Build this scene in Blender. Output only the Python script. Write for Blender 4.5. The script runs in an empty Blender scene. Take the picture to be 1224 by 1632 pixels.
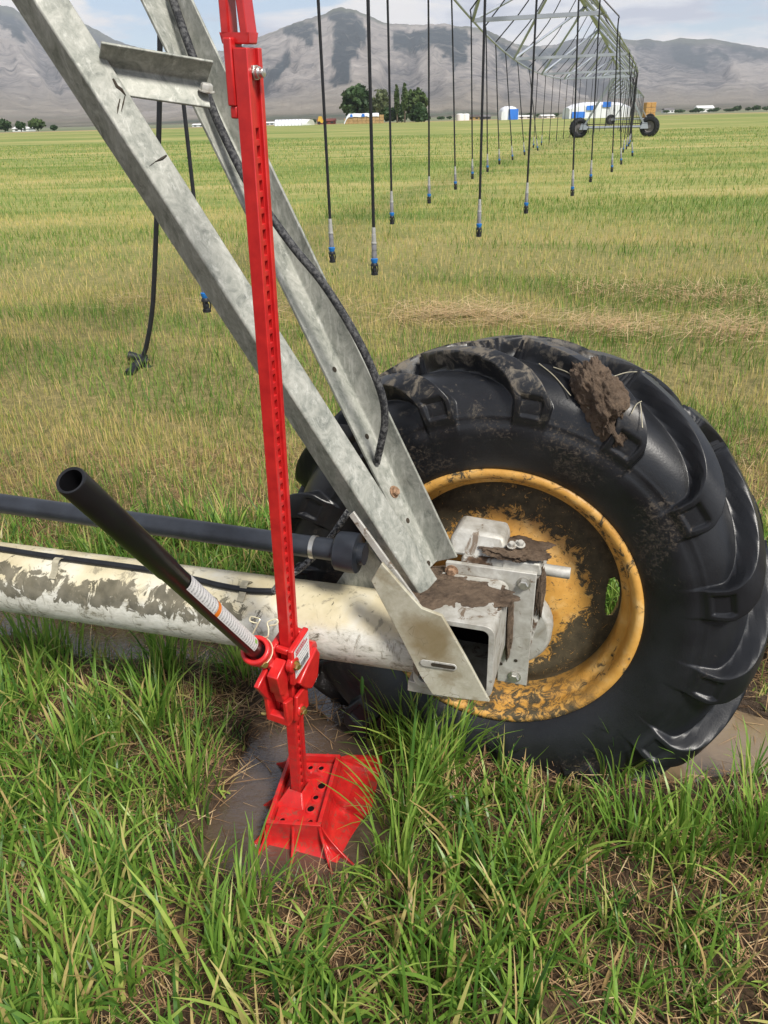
import bpy, bmesh, math, random
import numpy as np
from mathutils import Vector, Matrix
random.seed(7); RNG = np.random.default_rng(7)
sc = bpy.context.scene
COL = sc.collection
PI = math.pi

# ------------------------------------------------------------------ camera
FPX, CAMH, HY, ROLL = 1230.0, 1.5, 188.0, math.radians(1.5)
TH = math.atan((816 - HY) / FPX)
_u0 = np.array([0, math.sin(TH), math.cos(TH)]); _r0 = np.array([1.0, 0, 0])
FW = np.array([0, math.cos(TH), -math.sin(TH)])
RT = math.cos(ROLL) * _r0 - math.sin(ROLL) * _u0
UP = math.sin(ROLL) * _r0 + math.cos(ROLL) * _u0
EYE = np.array([0, 0, CAMH])
cam = bpy.data.cameras.new('camera'); camo = bpy.data.objects.new('camera', cam); COL.objects.link(camo)
cam.sensor_fit = 'VERTICAL'; cam.sensor_height = 24.0; cam.lens = 24.0 * FPX / 1632.0
cam.clip_start = 0.05; cam.clip_end = 40000
M = Matrix([[RT[i], UP[i], -FW[i], EYE[i]] for i in range(3)] + [[0, 0, 0, 1]])
camo.matrix_world = M
sc.camera = camo

def ray(x, y): return FW + RT * ((x - 612) / FPX) + UP * ((816 - y) / FPX)
def P(x, y, d): return EYE + ray(x, y) * d                     # photo point at a distance
def G(x, y, z=0.0):                                            # photo point at a height
    r = ray(x, y); return EYE + r * ((z - CAMH) / r[2])
def proj(p):
    v = np.atleast_2d(p) - EYE; d = v @ FW
    return 612 + FPX * (v @ RT) / d, 816 - FPX * (v @ UP) / d, d
AZ = math.radians(18)
EB = np.array([math.cos(AZ), -math.sin(AZ), 0]); ES = np.array([math.sin(AZ), math.cos(AZ), 0]); EZ = np.array([0, 0, 1.0])
HUB = np.array([0.27, 1.562, 0.457])
def L(b, s, z): return np.array([HUB[0], HUB[1], 0]) + EB * b + ES * s + EZ * z   # tower coordinates
def PS(x, y, s):                                               # photo point on the upright plane at s
    r = ray(x, y); t = ((HUB - EYE) @ ES + s) / (r @ ES); return EYE + r * t
def unit(v): v = np.asarray(v, float); return v / np.linalg.norm(v)

# ------------------------------------------------------------------ noise in numpy
def vnoise(x, y, seed=0):
    xi = np.floor(x).astype(np.int64); yi = np.floor(y).astype(np.int64); xf = x - xi; yf = y - yi
    def h(a, b):
        n = (a * 374761393 + b * 668265263 + seed * 974634777) & 0xffffffff
        n = ((n ^ (n >> 13)) * 1274126177) & 0xffffffff
        return ((n ^ (n >> 16)) & 0xffff) / 65535.0
    u = xf * xf * (3 - 2 * xf); v = yf * yf * (3 - 2 * yf)
    return (h(xi, yi) * (1 - u) + h(xi + 1, yi) * u) * (1 - v) + (h(xi, yi + 1) * (1 - u) + h(xi + 1, yi + 1) * u) * v
def fbm(x, y, seed=0, o=4):
    r = 0; a = .5; t = 0
    for i in range(o): r = r + a * vnoise(x * 2 ** i, y * 2 ** i, seed + i * 17); t += a; a *= .5
    return r / t
def sstep(a, b, x):
    t = np.clip((x - a) / (b - a), 0, 1); return t * t * (3 - 2 * t)
def poly_sd(x, y, poly):
    """signed distance to polygon, negative inside"""
    poly = np.asarray(poly)[:, :2]; d = np.full(x.shape, 1e9); ins = np.zeros(x.shape, bool); n = len(poly)
    for i in range(n):
        ax, ay = poly[i]; bx, by = poly[(i + 1) % n]; ex, ey = bx - ax, by - ay
        t = np.clip(((x - ax) * ex + (y - ay) * ey) / (ex * ex + ey * ey + 1e-12), 0, 1)
        d = np.minimum(d, (x - ax - t * ex) ** 2 + (y - ay - t * ey) ** 2)
        c = ((ay > y) != (by > y)) & (x < (bx - ax) * (y - ay) / (by - ay + 1e-12) + ax)
        ins ^= c
    d = np.sqrt(d); return np.where(ins, -d, d)

# ------------------------------------------------------------------ mesh building
class MB:
    def __init__(s): s.v = []; s.f = []
    def add(s, vs, fs):
        o = len(s.v); s.v += [tuple(map(float, p)) for p in vs]; s.f += [tuple(o + i for i in f) for f in fs]; return s
    def prism(s, pts, vec):
        n = len(pts); pts = [np.asarray(p, float) for p in pts]; vec = np.asarray(vec, float)
        return s.add(pts + [p + vec for p in pts], [tuple(range(n))[::-1], tuple(range(n, 2 * n))] + [(i, (i + 1) % n, n + (i + 1) % n, n + i) for i in range(n)])
    def box(s, c, ax, ay, az):                                  # half vectors
        c, ax, ay, az = [np.asarray(q, float) for q in (c, ax, ay, az)]
        return s.prism([c - ax - ay - az, c + ax - ay - az, c + ax + ay - az, c - ax + ay - az], 2 * az)
    def abox(s, x0, x1, y0, y1, z0, z1):
        return s.prism([(x0, y0, z0), (x1, y0, z0), (x1, y1, z0), (x0, y1, z0)], (0, 0, z1 - z0))
    def tube(s, path, r, n=10, cap=True):
        path = [np.asarray(p, float) for p in path]; m = len(path)
        rs = [r] * m if np.isscalar(r) else list(r)
        t0 = unit(path[1] - path[0]); u = np.cross(t0, [0, 0, 1.0])
        if np.linalg.norm(u) < 1e-3: u = np.cross(t0, [1.0, 0, 0])
        u = unit(u); vs = []
        for i, p in enumerate(path):
            t = unit(path[min(i + 1, m - 1)] - path[max(i - 1, 0)])
            u = unit(u - t * (u @ t)); w = np.cross(t, u)
            vs += [p + rs[i] * (math.cos(2 * PI * k / n) * u + math.sin(2 * PI * k / n) * w) for k in range(n)]
        fs = [(i * n + k, i * n + (k + 1) % n, (i + 1) * n + (k + 1) % n, (i + 1) * n + k) for i in range(m - 1) for k in range(n)]
        if cap: fs += [tuple(range(n))[::-1], tuple(range((m - 1) * n, m * n))]
        return s.add(vs, fs)
    def lathe(s, o, axis, prof, n=24, closed=False):            # prof: (along axis, radius)
        o = np.asarray(o, float); a = unit(axis); u = np.cross(a, [0, 0, 1.0])
        if np.linalg.norm(u) < 1e-3: u = np.array([1.0, 0, 0])
        u = unit(u); w = np.cross(a, u); vs = []
        for (h, r) in prof: vs += [o + a * h + r * (math.cos(2 * PI * k / n) * u + math.sin(2 * PI * k / n) * w) for k in range(n)]
        m = len(prof)
        fs = [(i * n + k, i * n + (k + 1) % n, (i + 1) * n + (k + 1) % n, (i + 1) * n + k) for i in range(m - 1) for k in range(n)]
        if closed: fs += [((m - 1) * n + k, (m - 1) * n + (k + 1) % n, (k + 1) % n, k) for k in range(n)]
        return s.add(vs, fs)
    def bolt(s, p, d, r=.011, h=.008):                          # hex head and a washer
        s.lathe(np.asarray(p, float), d, [(0, .0001), (0, r * 1.35), (.002, r * 1.35), (.002, .0001)], 16)
        return s.lathe(np.asarray(p, float) + unit(d) * .002, d, [(0, r), (h * .75, r), (h, r * .8), (h, .0001)], 6)
    def build(s, name, mat, parent=None, bevel=0, loc=True, ang=35, **tags):
        me = bpy.data.meshes.new(name); me.from_pydata(s.v, [], s.f)
        bm = bmesh.new(); bm.from_mesh(me); bmesh.ops.remove_doubles(bm, verts=bm.verts, dist=1e-5)
        bmesh.ops.recalc_face_normals(bm, faces=bm.faces)
        ca = math.radians(ang)
        for f in bm.faces: f.smooth = True
        for e in bm.edges:
            if len(e.link_faces) != 2 or e.calc_face_angle(0) > ca: e.smooth = False
        bm.to_mesh(me); bm.free()
        return link(name, me, mat, parent, bevel, **tags)
def link(name, me, mat, parent=None, bevel=0, **tags):
    o = bpy.data.objects.new(name, me); COL.objects.link(o)
    for m in (mat if isinstance(mat, (list, tuple)) else [mat]): me.materials.append(m)
    if parent is not None: o.parent = parent
    if bevel:
        b = o.modifiers.new('bevel', 'BEVEL'); b.width = bevel; b.segments = 2; b.limit_method = 'ANGLE'; b.angle_limit = math.radians(35)
    for k, v in tags.items(): o[k] = v
    return o
def empty(name, label, cat, group=None, loc=None):
    o = bpy.data.objects.new(name, None); COL.objects.link(o); o.empty_display_size = .1
    o['label'] = label; o['category'] = cat
    if group: o['group'] = group
    return o
def place(root, origin):
    """move an Empty to the base of its thing without moving its parts"""
    root.location = Vector(origin)
    for c in root.children: c.location = c.location - Vector(origin)
def raw_mesh(name, v, f4, attrs=None, smooth=True):
    me = bpy.data.meshes.new(name); n = len(v); m = len(f4); k = f4.shape[1]
    me.vertices.add(n); me.vertices.foreach_set('co', np.ascontiguousarray(v, dtype=np.float32).ravel())
    me.loops.add(m * k); me.loops.foreach_set('vertex_index', np.ascontiguousarray(f4, dtype=np.int32).ravel())
    me.polygons.add(m); me.polygons.foreach_set('loop_start', np.arange(0, m * k, k, dtype=np.int32))
    me.polygons.foreach_set('use_smooth', np.full(m, smooth))
    me.update(calc_edges=True)
    for kname, arr in (attrs or {}).items():
        a = me.attributes.new(kname, 'FLOAT', 'POINT'); a.data.foreach_set('value', np.ascontiguousarray(arr, dtype=np.float32))
    return me
def catmull(pts, k=8):
    pts = [np.asarray(p, float) for p in pts]; q = [2 * pts[0] - pts[1]] + pts + [2 * pts[-1] - pts[-2]]; out = []
    for i in range(1, len(q) - 2):
        for j in range(k):
            t = j / k; a, b, c, d = q[i - 1:i + 3]
            out.append(.5 * (2 * b + (c - a) * t + (2 * a - 5 * b + 4 * c - d) * t * t + (3 * b - a - 3 * c + d) * t ** 3))
    return out + [pts[-1]]

# ------------------------------------------------------------------ materials
class NT:
    def __init__(s, name):
        s.m = bpy.data.materials.new(name); s.m.use_nodes = True; s.t = s.m.node_tree; s.t.nodes.clear()
        s.out = s.n('ShaderNodeOutputMaterial')
    def n(s, typ, **kw):
        nd = s.t.nodes.new(typ)
        for k, v in kw.items(): setattr(nd, k, v)
        return nd
    def l(s, a, b): s.t.links.new(a, b)
    def val(s, sock, v):
        if hasattr(v, 'is_linked') or isinstance(v, bpy.types.NodeSocket): s.l(v, sock)
        else: sock.default_value = (*v, 1) if isinstance(v, tuple) and len(v) == 3 and sock.type == 'RGBA' else v
    def coord(s, kind='Object'): return s.n('ShaderNodeTexCoord').outputs[kind]
    def pos(s): return s.n('ShaderNodeNewGeometry').outputs['Position']
    def mapp(s, v, scale=(1, 1, 1), rot=(0, 0, 0)):
        m = s.n('ShaderNodeMapping'); m.inputs['Scale'].default_value = scale; m.inputs['Rotation'].default_value = rot; s.l(v, m.inputs['Vector']); return m.outputs[0]
    def noise(s, v, scale=5, detail=4, rough=.55, dist=0):
        n = s.n('ShaderNodeTexNoise'); n.inputs['Scale'].default_value = scale; n.inputs['Detail'].default_value = detail; n.inputs['Roughness'].default_value = rough; n.inputs['Distortion'].default_value = dist
        s.l(v, n.inputs['Vector']); return n.outputs['Fac']
    def voro(s, v, scale=5, feat='F1', out='Distance'):
        n = s.n('ShaderNodeTexVoronoi', feature=feat); n.inputs['Scale'].default_value = scale; s.l(v, n.inputs['Vector']); return n.outputs[out]
    def ramp(s, f, stops):
        r = s.n('ShaderNodeValToRGB'); e = r.color_ramp.elements
        while len(e) < len(stops): e.new(.5)
        for i, (p, c) in enumerate(stops): e[i].position = p; e[i].color = (*c, 1) if isinstance(c, tuple) else (c, c, c, 1)
        s.l(f, r.inputs[0]); return r.outputs[0]
    def rng(s, f, a, b, c=0., d=1.):
        m = s.n('ShaderNodeMapRange', interpolation_type='SMOOTHSTEP'); s.l(f, m.inputs[0])
        for i, v in zip((1, 2, 3, 4), (a, b, c, d)): m.inputs[i].default_value = v
        return m.outputs[0]
    def mix(s, f, a, b):
        m = s.n('ShaderNodeMix', data_type='RGBA'); s.val(m.inputs[0], f); s.val(m.inputs[6], a); s.val(m.inputs[7], b); return m.outputs[2]
    def math(s, op, a, b=0., clamp=False):
        m = s.n('ShaderNodeMath', operation=op, use_clamp=clamp); s.val(m.inputs[0], a); s.val(m.inputs[1], b); return m.outputs[0]
    def attr(s, name): return s.n('ShaderNodeAttribute', attribute_name=name).outputs['Fac']
    def sep(s, v):
        q = s.n('ShaderNodeSeparateXYZ'); s.l(v, q.inputs[0]); return q.outputs
    def bump(s, h, strength=.3, dist=.01):
        b = s.n('ShaderNodeBump'); b.inputs['Strength'].default_value = strength; b.inputs['Distance'].default_value = dist; s.l(h, b.inputs['Height']); return b.outputs[0]
    def bsdf(s, color, rough=.5, metal=0., spec=.5, normal=None, coat=0., done=True):
        p = s.n('ShaderNodeBsdfPrincipled'); s.val(p.inputs['Base Color'], color); s.val(p.inputs['Roughness'], rough); s.val(p.inputs['Metallic'], metal)
        s.val(p.inputs['Specular IOR Level'], spec); p.inputs['Coat Weight'].default_value = coat; p.inputs['Coat Roughness'].default_value = .15
        if normal is not None: s.l(normal, p.inputs['Normal'])
        if done: s.l(p.outputs[0], s.out.inputs['Surface'])
        return p
MAT = {}
def simple(name, color, rough=.5, metal=0., spec=.5, vary=.25, scale=30, coat=0., bump=0.):
    t = NT(name); c = t.pos(); n = t.noise(c, scale, 5)
    lo = tuple(x * (1 - vary) for x in color); hi = tuple(min(1, x * (1 + vary)) for x in color)
    col = t.ramp(n, [(.3, lo), (.7, hi)])
    nr = t.bump(t.noise(c, scale * 6, 3), bump, .004) if bump else None
    t.bsdf(col, rough, metal, spec, nr, coat); MAT[name] = t.m; return t.m

def mk_materials():
    # galvanised steel: dull grey spangle with pale bloom, rain streaks, scuffs
    t = NT('galvanised_steel'); c = t.pos()
    a = t.noise(t.mapp(c, (1, 1, .6)), 30, 8, .74, .9); b = t.voro(c, 120, 'F1', 'Color')
    sp = t.sep(b)[0]
    col = t.ramp(t.math('ADD', t.math('MULTIPLY', a, .93), t.math('MULTIPLY', sp, .07)), [(.34, (.16, .17, .15)), (.45, (.27, .28, .245)), (.55, (.34, .345, .305)), (.66, (.44, .44, .395))])
    bloom = t.rng(t.noise(t.mapp(c, (5, 5, 1.2)), 12, 6, .75, .5), .53, .68)
    col = t.mix(t.math('MULTIPLY', bloom, .6), col, (.58, .58, .53))
    dirt = t.rng(t.noise(c, 60, 8, .8, 2.0), .60, .70)
    col = t.mix(t.math('MULTIPLY', dirt, .75), col, (.17, .15, .12))
    t.bsdf(col, t.ramp(a, [(.3, .42), (.7, .62)]), .2, .4, t.bump(a, .12, .004)); MAT['galv'] = t.m
    # cream enamel pipe with flaked dried mud
    t = NT('cream_paint_muddy'); c = t.pos(); z = t.sep(c)[2]
    rust = t.noise(c, 9, 4)
    col = t.ramp(rust, [(.35, (.47, .41, .26)), (.52, (.59, .53, .37)), (.7, (.64, .62, .53))])
    low = t.rng(t.math('ADD', z, t.math('MULTIPLY', t.math('SUBTRACT', t.noise(c, 14, 5, .7), .5), .06)), .505, .475)
    flake = t.noise(t.mapp(c, (1, 1, 2.0), (0, .5, 0)), 30, 8, .72, .5)
    col = t.mix(t.math('MULTIPLY', low, .85), col, t.ramp(flake, [(.38, (.20, .195, .16)), (.43, (.50, .50, .45)), (.6, (.66, .66, .61))]))
    x = t.sep(c)[0]
    leftm = t.rng(x, -.2, -.45, .0, 1.)
    band = t.math('MULTIPLY', t.rng(z, .44, .475), t.rng(z, .535, .515))
    big = t.rng(t.math('SUBTRACT', t.noise(t.mapp(c, (1, 1, .75)), 24, 8, .70, .9), t.math('MULTIPLY', t.math('SUBTRACT', t.math('MULTIPLY', band, leftm), .5), .19)), .468, .43)
    col = t.mix(t.math('MULTIPLY', big, .93), col, t.ramp(t.noise(c, 30, 5), [(.3, (.055, .050, .032)), (.7, (.155, .14, .10))]))
    spk = t.rng(t.noise(t.mapp(c, (1.3, 1.3, .45)), 22, 8, .74, .9), .545, .63)
    col = t.mix(t.math('MULTIPLY', spk, .7), col, (.2, .18, .13))
    t.bsdf(col, .62, 0, .35, t.bump(flake, .25, .006)); MAT['cream'] = t.m
    # gusset: cream-grey steel with a brown-green stain
    t = NT('stained_plate'); c = t.pos()
    a = t.noise(c, 22, 7, .7, .4)
    col = t.ramp(a, [(.3, (.33, .31, .23)), (.5, (.45, .43, .34)), (.68, (.53, .52, .45))])
    st = t.rng(t.noise(c, 9, 5, .6, .6), .50, .60)
    vm = t.n('ShaderNodeVectorMath', operation='DISTANCE'); t.l(c, vm.inputs[0]); vm.inputs[1].default_value = tuple(PS(684, 1020, -.30))
    near = t.rng(t.math('ADD', vm.outputs['Value'], t.math('MULTIPLY', t.math('SUBTRACT', t.noise(c, 14, 5, .6), .5), .09)), .085, .03)
    col = t.mix(t.math('MULTIPLY', t.math('MAXIMUM', t.math('MULTIPLY', st, .5), near), .8), col, (.19, .135, .055))
    crack = t.rng(t.voro(c, 45, 'DISTANCE_TO_EDGE'), .05, .0)
    col = t.mix(t.math('MULTIPLY', crack, t.rng(a, .5, .62)), col, (.2, .17, .1))
    t.bsdf(col, .6, .1, .35, t.bump(a, .2, .004)); MAT['gusset'] = t.m
    # casting paint: pale grey-white with packed brown mud
    t = NT('gearbox_paint'); c = t.pos()
    a = t.noise(c, 18, 6, .65, .4); col = t.ramp(a, [(.3, (.34, .33, .29)), (.7, (.56, .55, .51))])
    mud = t.rng(t.noise(c, 13, 6, .6, .4), .47, .56)
    col = t.mix(mud, col, t.ramp(t.noise(c, 60, 5), [(.3, (.055, .033, .02)), (.7, (.15, .095, .06))]))
    t.bsdf(col, t.math('ADD', .55, t.math('MULTIPLY', mud, .3)), .1, .35, t.bump(t.math('ADD', t.math('MULTIPLY', mud, .6), t.noise(c, 70, 5)), .5, .008)); MAT['gearbox'] = t.m
    t = NT('pale_steel'); c = t.pos(); a = t.noise(c, 24, 7, .68, .5)
    col = t.ramp(a, [(.28, (.30, .28, .23)), (.5, (.46, .45, .41)), (.7, (.60, .60, .56))])
    mud = t.rng(t.noise(c, 20, 8, .74, .8), .555, .63); col = t.mix(t.math('MULTIPLY', mud, .85), col, (.15, .1, .06))
    t.bsdf(col, .5, .25, .45, t.bump(a, .15, .004)); MAT['pale'] = t.m
    # red enamel
    t = NT('red_enamel'); c = t.coord('Object'); a = t.noise(c, 40, 4)
    col = t.ramp(a, [(.3, (.44, .012, .014)), (.7, (.60, .022, .020))])
    dr = t.rng(t.noise(t.pos(), 55, 8, .8, .6), .50, .64); lowz = t.rng(t.sep(t.pos())[2], .50, .02)
    col = t.mix(t.math('MULTIPLY', t.math('MULTIPLY', dr, lowz), .7), col, (.17, .075, .05))
    t.bsdf(col, .33, 0, .5, t.bump(t.noise(c, 90, 3), .06, .003), .3); MAT['red'] = t.m
    # rubber
    t = NT('tyre_rubber'); c = t.pos(); lr = t.attr('ring')
    a = t.noise(c, 7, 5, .6); col = t.ramp(a, [(.3, (.006, .0065, .008)), (.7, (.013, .0145, .018))])
    fine = t.noise(t.mapp(c, (1, 1, 1.2)), 85, 6, .8, 1.2); patch = t.noise(c, 5.5, 5, .6, .3)
    # dried specks on the sidewall near the bead, dust on the upper lugs
    band = t.math('MULTIPLY', t.rng(lr, .30, .37), t.rng(lr, .56, .44))
    spk = t.rng(t.math('ADD', fine, t.math('MULTIPLY', t.math('SUBTRACT', t.math('MULTIPLY', band, t.rng(patch, .38, .62)), .5), .24)), .60, .70)
    col = t.mix(t.math('MULTIPLY', spk, .75), col, t.ramp(fine, [(.45, (.035, .027, .020)), (.85, (.15, .12, .09))]))
    top = t.math('MULTIPLY', t.rng(t.sep(c)[2], .80, 1.0), t.rng(t.sep(c)[0], .62, .30))
    dust = t.math('MULTIPLY', t.rng(t.math('ADD', t.noise(c, 28, 7, .75, .8), t.math('MULTIPLY', t.attr('lug'), .13)), .57, .72), top)
    col = t.mix(t.math('MULTIPLY', dust, .75), col, (.17, .145, .11))
    rough = t.math('ADD', t.rng(a, .3, .7, .30, .44), t.math('MULTIPLY', t.math('MAXIMUM', spk, dust), .35))
    t.bsdf(col, rough, 0, .5, t.bump(t.math('ADD', fine, t.noise(c, 250, 2)), .10, .003)); MAT['rubber'] = t.m
    # yellow wheel paint with caked dark mud
    t = NT('yellow_wheel_paint'); c = t.pos(); rr = t.attr('rad')
    y = t.ramp(t.noise(c, 22, 5), [(.3, (.48, .24, .045)), (.55, (.60, .33, .080)), (.75, (.68, .45, .18))])
    jag = t.noise(c, 38, 8, .78, .8); broad = t.noise(c, 7, 3)
    g = t.math('ADD', t.math('MULTIPLY', t.math('SUBTRACT', jag, .5), .22), t.math('MULTIPLY', t.math('SUBTRACT', broad, .5), .14))
    e = t.math('ADD', rr, g)
    discmud = t.math('MULTIPLY', t.rng(e, .196, .206), t.rng(rr, .292, .282))
    rimmud = t.math('MULTIPLY', t.rng(rr, .285, .30), t.rng(t.math('ADD', jag, t.math('MULTIPLY', broad, .4)), .76, .84))
    lowm = t.math('MULTIPLY', t.rng(t.sep(c)[2], .32, .17), t.rng(jag, .44, .54))
    mud = t.math('MAXIMUM', discmud, t.math('MAXIMUM', rimmud, lowm))
    bare = t.rng(t.noise(c, 62, 6, .8, 1.5), .61, .64)
    mud = t.math('MULTIPLY', mud, t.math('SUBTRACT', 1., t.math('MULTIPLY', bare, t.rng(rr, .284, .27))))
    mc = t.ramp(t.noise(c, 45, 6, .7), [(.3, (.034, .028, .016)), (.7, (.095, .075, .042))])
    rustr = t.rng(t.noise(c, 12, 5, .6), .6, .7)
    y = t.mix(t.math('MULTIPLY', rustr, .55), y, (.40, .17, .03))
    chip = t.math('MULTIPLY', t.rng(t.noise(c, 75, 8, .8, 1.2), .575, .61), t.rng(rr, .31, .27)); mud = t.math('MAXIMUM', mud, t.math('MULTIPLY', chip, .9))
    t.bsdf(t.mix(mud, y, mc), t.math('ADD', .42, t.math('MULTIPLY', mud, .35)), 0, .45, t.bump(t.math('ADD', t.math('MULTIPLY', mud, .5), t.math('MULTIPLY', jag, .3)), .35, .006)); MAT['yellow'] = t.m
    # mud
    t = NT('wet_mud'); c = t.pos(); a = t.noise(c, 26, 7, .68, .5)
    t.bsdf(t.ramp(a, [(.3, (.075, .050, .034)), (.7, (.26, .185, .125))]), .62, 0, .4, t.bump(t.math('ADD', t.noise(c, 120, 8, .8), t.noise(c, 40, 4)), 1., .012)); MAT['mud'] = t.m
    # puddle water: thick brown, glossy, small ripples
    t = NT('muddy_water'); c = t.pos()
    near = t.noise(c, 3.0, 3)
    px = t.sep(c)[0]
    col = t.mix(t.rng(px, .0, .5), t.ramp(near, [(.3, (.065, .045, .033)), (.7, (.105, .074, .054))]), t.ramp(near, [(.3, (.18, .128, .075)), (.7, (.23, .170, .105))]))
    rp = t.noise(t.mapp(c, (1, 2.2, 1), (0, 0, .6)), 34, 2, .5, 1.2)
    calm = t.rng(px, .3, .0, .12, 1.)
    b = t.n('ShaderNodeBump'); b.inputs['Distance'].default_value = .006; t.l(rp, b.inputs['Height']); t.l(t.math('MULTIPLY', calm, .42), b.inputs['Strength'])
    t.bsdf(col, .045, 0, 1., b.outputs[0], 1.); MAT['water'] = t.m
    # black conduit with pale mould
    t = NT('weathered_conduit'); c = t.pos(); a = t.noise(c, 130, 5, .7)
    zz = t.rng(t.sep(c)[2], 1.0, .75)
    col = t.mix(t.math('MULTIPLY', t.rng(a, .42, .62), t.math('ADD', .25, t.math('MULTIPLY', zz, .6))), (.018, .019, .022), (.30, .30, .29))
    t.bsdf(col, .7, 0, .3, t.bump(a, .4, .003)); MAT['conduit'] = t.m
    # plain ones
    simple('black_gloss', (.008, .008, .009), .28, 0, .5, .2, 20)
    simple('black_hose', (.012, .013, .016), .5, 0, .4, .35, 30)
    simple('shaft_black', (.022, .026, .034), .42, 0, .5, .35, 18, 0, .08)
    simple('blue_plastic', (.015, .17, .52), .4, 0, .5, .15)
    simple('grey_plastic', (.20, .20, .22), .5, 0, .4, .2)
    simple('pale_plastic', (.34, .34, .33), .5, 0, .4, .15)
    simple('brass_bolt', (.55, .42, .16), .3, .9, .5, .2)
    simple('zinc_bolt', (.55, .54, .50), .33, .85, .5, .2)
    simple('rusty_bolt', (.30, .19, .12), .7, .3, .3, .5, 120, 0, .3)
    simple('steel_far', (.33, .36, .42), .5, 0., .4, .1, 2)
    simple('wire', (.72, .66, .46), .35, .4, .5, .15)
    simple('scuff_and_hole_shade', (.04, .032, .022), .7, 0, .3, .4)  # dark colour for scrapes, and for shade painted in place of holes
    simple('clip_tape', (.38, .35, .26), .6, .1, .3, .25, 60)
    simple('hole_shade', (.006, .004, .004), .8, 0, .1, .2)  # near-black colour standing in for shade inside openings
    simple('bark', (.10, .08, .06), .9, 0, .2, .4, 3)
    simple('white_sheet', (.72, .74, .78), .5, 0, .4, .05, .3)
    simple('white_paint', (.74, .74, .72), .55, 0, .4, .06, .3)
    simple('blue_tarp', (.03, .17, .62), .5, 0, .4, .15, .3)
    simple('red_barn', (.20, .055, .04), .7, 0, .3, .25, .3)
    simple('roof_grey', (.16, .15, .15), .7, 0, .3, .2, .3)
    simple('dark_shed', (.10, .085, .075), .7, 0, .3, .25, .3)
    simple('glass_dark', (.03, .035, .04), .15, 0, .5, .2, .3)
    simple('yellow_machine', (.62, .40, .05), .5, 0, .4, .2, .4)
    simple('straw_far', (.40, .26, .10), .9, 0, .2, .2, .5)
    for nm, a, b in (('hay_bale', (.30, .185, .085), (.50, .34, .17)), ('orange_bale', (.36, .19, .06), (.55, .33, .13))):
        t = NT(nm); c = t.pos(); n1 = t.noise(c, 2.5, 5, .7); t.bsdf(t.ramp(n1, [(.3, a), (.7, b)]), .9, 0, .2, t.bump(t.noise(c, 8, 4), .6, .1)); MAT[nm] = t.m
    # stickers: off-white with rows of fine unreadable print
    def sticker(name, rows, ucol=(.74, .73, .72), ang=0):
        t = NT(name); uv = t.n('ShaderNodeUVMap').outputs[0]; s = t.sep(uv)
        fr = t.math('FRACT', t.math('MULTIPLY', s[1], rows)); line = t.math('MULTIPLY', t.math('GREATER_THAN', fr, .3), t.math('LESS_THAN', fr, .78))
        w = t.noise(t.mapp(uv, (34, rows * 1.0, 1)), 1.6, 1, .5); ink = t.math('MULTIPLY', line, t.rng(w, .42, .5))
        edge = t.math('MULTIPLY', t.rng(s[0], .04, .07), t.rng(s[0], .96, .93))
        t.bsdf(t.mix(t.math('MULTIPLY', t.math('MULTIPLY', ink, edge), .62), ucol, (.12, .12, .14)), .4, 0, .4); MAT[name] = t.m
    sticker('print_small', 30); sticker('print_label', 9)
    simple('label_white', (.76, .74, .73), .4, 0, .4, .03)
    simple('label_orange', (.80, .20, .02), .4, 0, .4, .05)
    simple('label_red', (.55, .02, .05), .4, 0, .4, .05)
    simple('label_black', (.05, .05, .06), .4, 0, .4, .05)
    simple('label_green', (.25, .5, .12), .4, 0, .4, .05)
    # blades and straw: colour from a per-blade value
    def blades(name, stops, trans=.35, rough=.45):
        t = NT(name); tint = t.attr('tint'); n = t.noise(t.pos(), 60, 2)
        col = t.ramp(t.math('ADD', tint, t.math('MULTIPLY', t.math('SUBTRACT', n, .5), .12)), stops)
        p = t.bsdf(col, rough, 0, .35, None, 0, False); tr = t.n('ShaderNodeBsdfTranslucent'); t.l(col, tr.inputs[0])
        mx = t.n('ShaderNodeMixShader'); mx.inputs[0].default_value = trans; t.l(p.outputs[0], mx.inputs[1]); t.l(tr.outputs[0], mx.inputs[2]); t.l(mx.outputs[0], t.out.inputs['Surface'])
        MAT[name] = t.m
    blades('grass_blade', [(0., (.035, .085, .020)), (.25, (.085, .195, .034)), (.5, (.20, .35, .055)), (.68, (.39, .52, .11)), (.82, (.55, .48, .18)), (1., (.50, .34, .15))], .42, .36)
    blades('stubble_stem', [(0., (.060, .15, .024)), (.3, (.145, .26, .044)), (.5, (.29, .36, .075)), (.7, (.58, .48, .16)), (.88, (.72, .55, .26)), (1., (.56, .36, .17))], .30, .6)
    blades('dead_straw', [(0., (.12, .066, .034)), (.35, (.28, .165, .085)), (.65, (.48, .31, .16)), (1., (.68, .53, .31))], .15, .65)
    blades('leaf_dark', [(0., (.022, .048, .018)), (.5, (.055, .105, .038)), (1., (.11, .17, .065))], .25, .55)
    blades('leaf_pale', [(0., (.09, .12, .06)), (.5, (.15, .18, .085)), (1., (.22, .245, .12))], .25, .55)
    blades('leaf_mid', [(0., (.04, .075, .022)), (.5, (.085, .135, .040)), (1., (.15, .20, .065))], .25, .55)
mk_materials()

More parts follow.
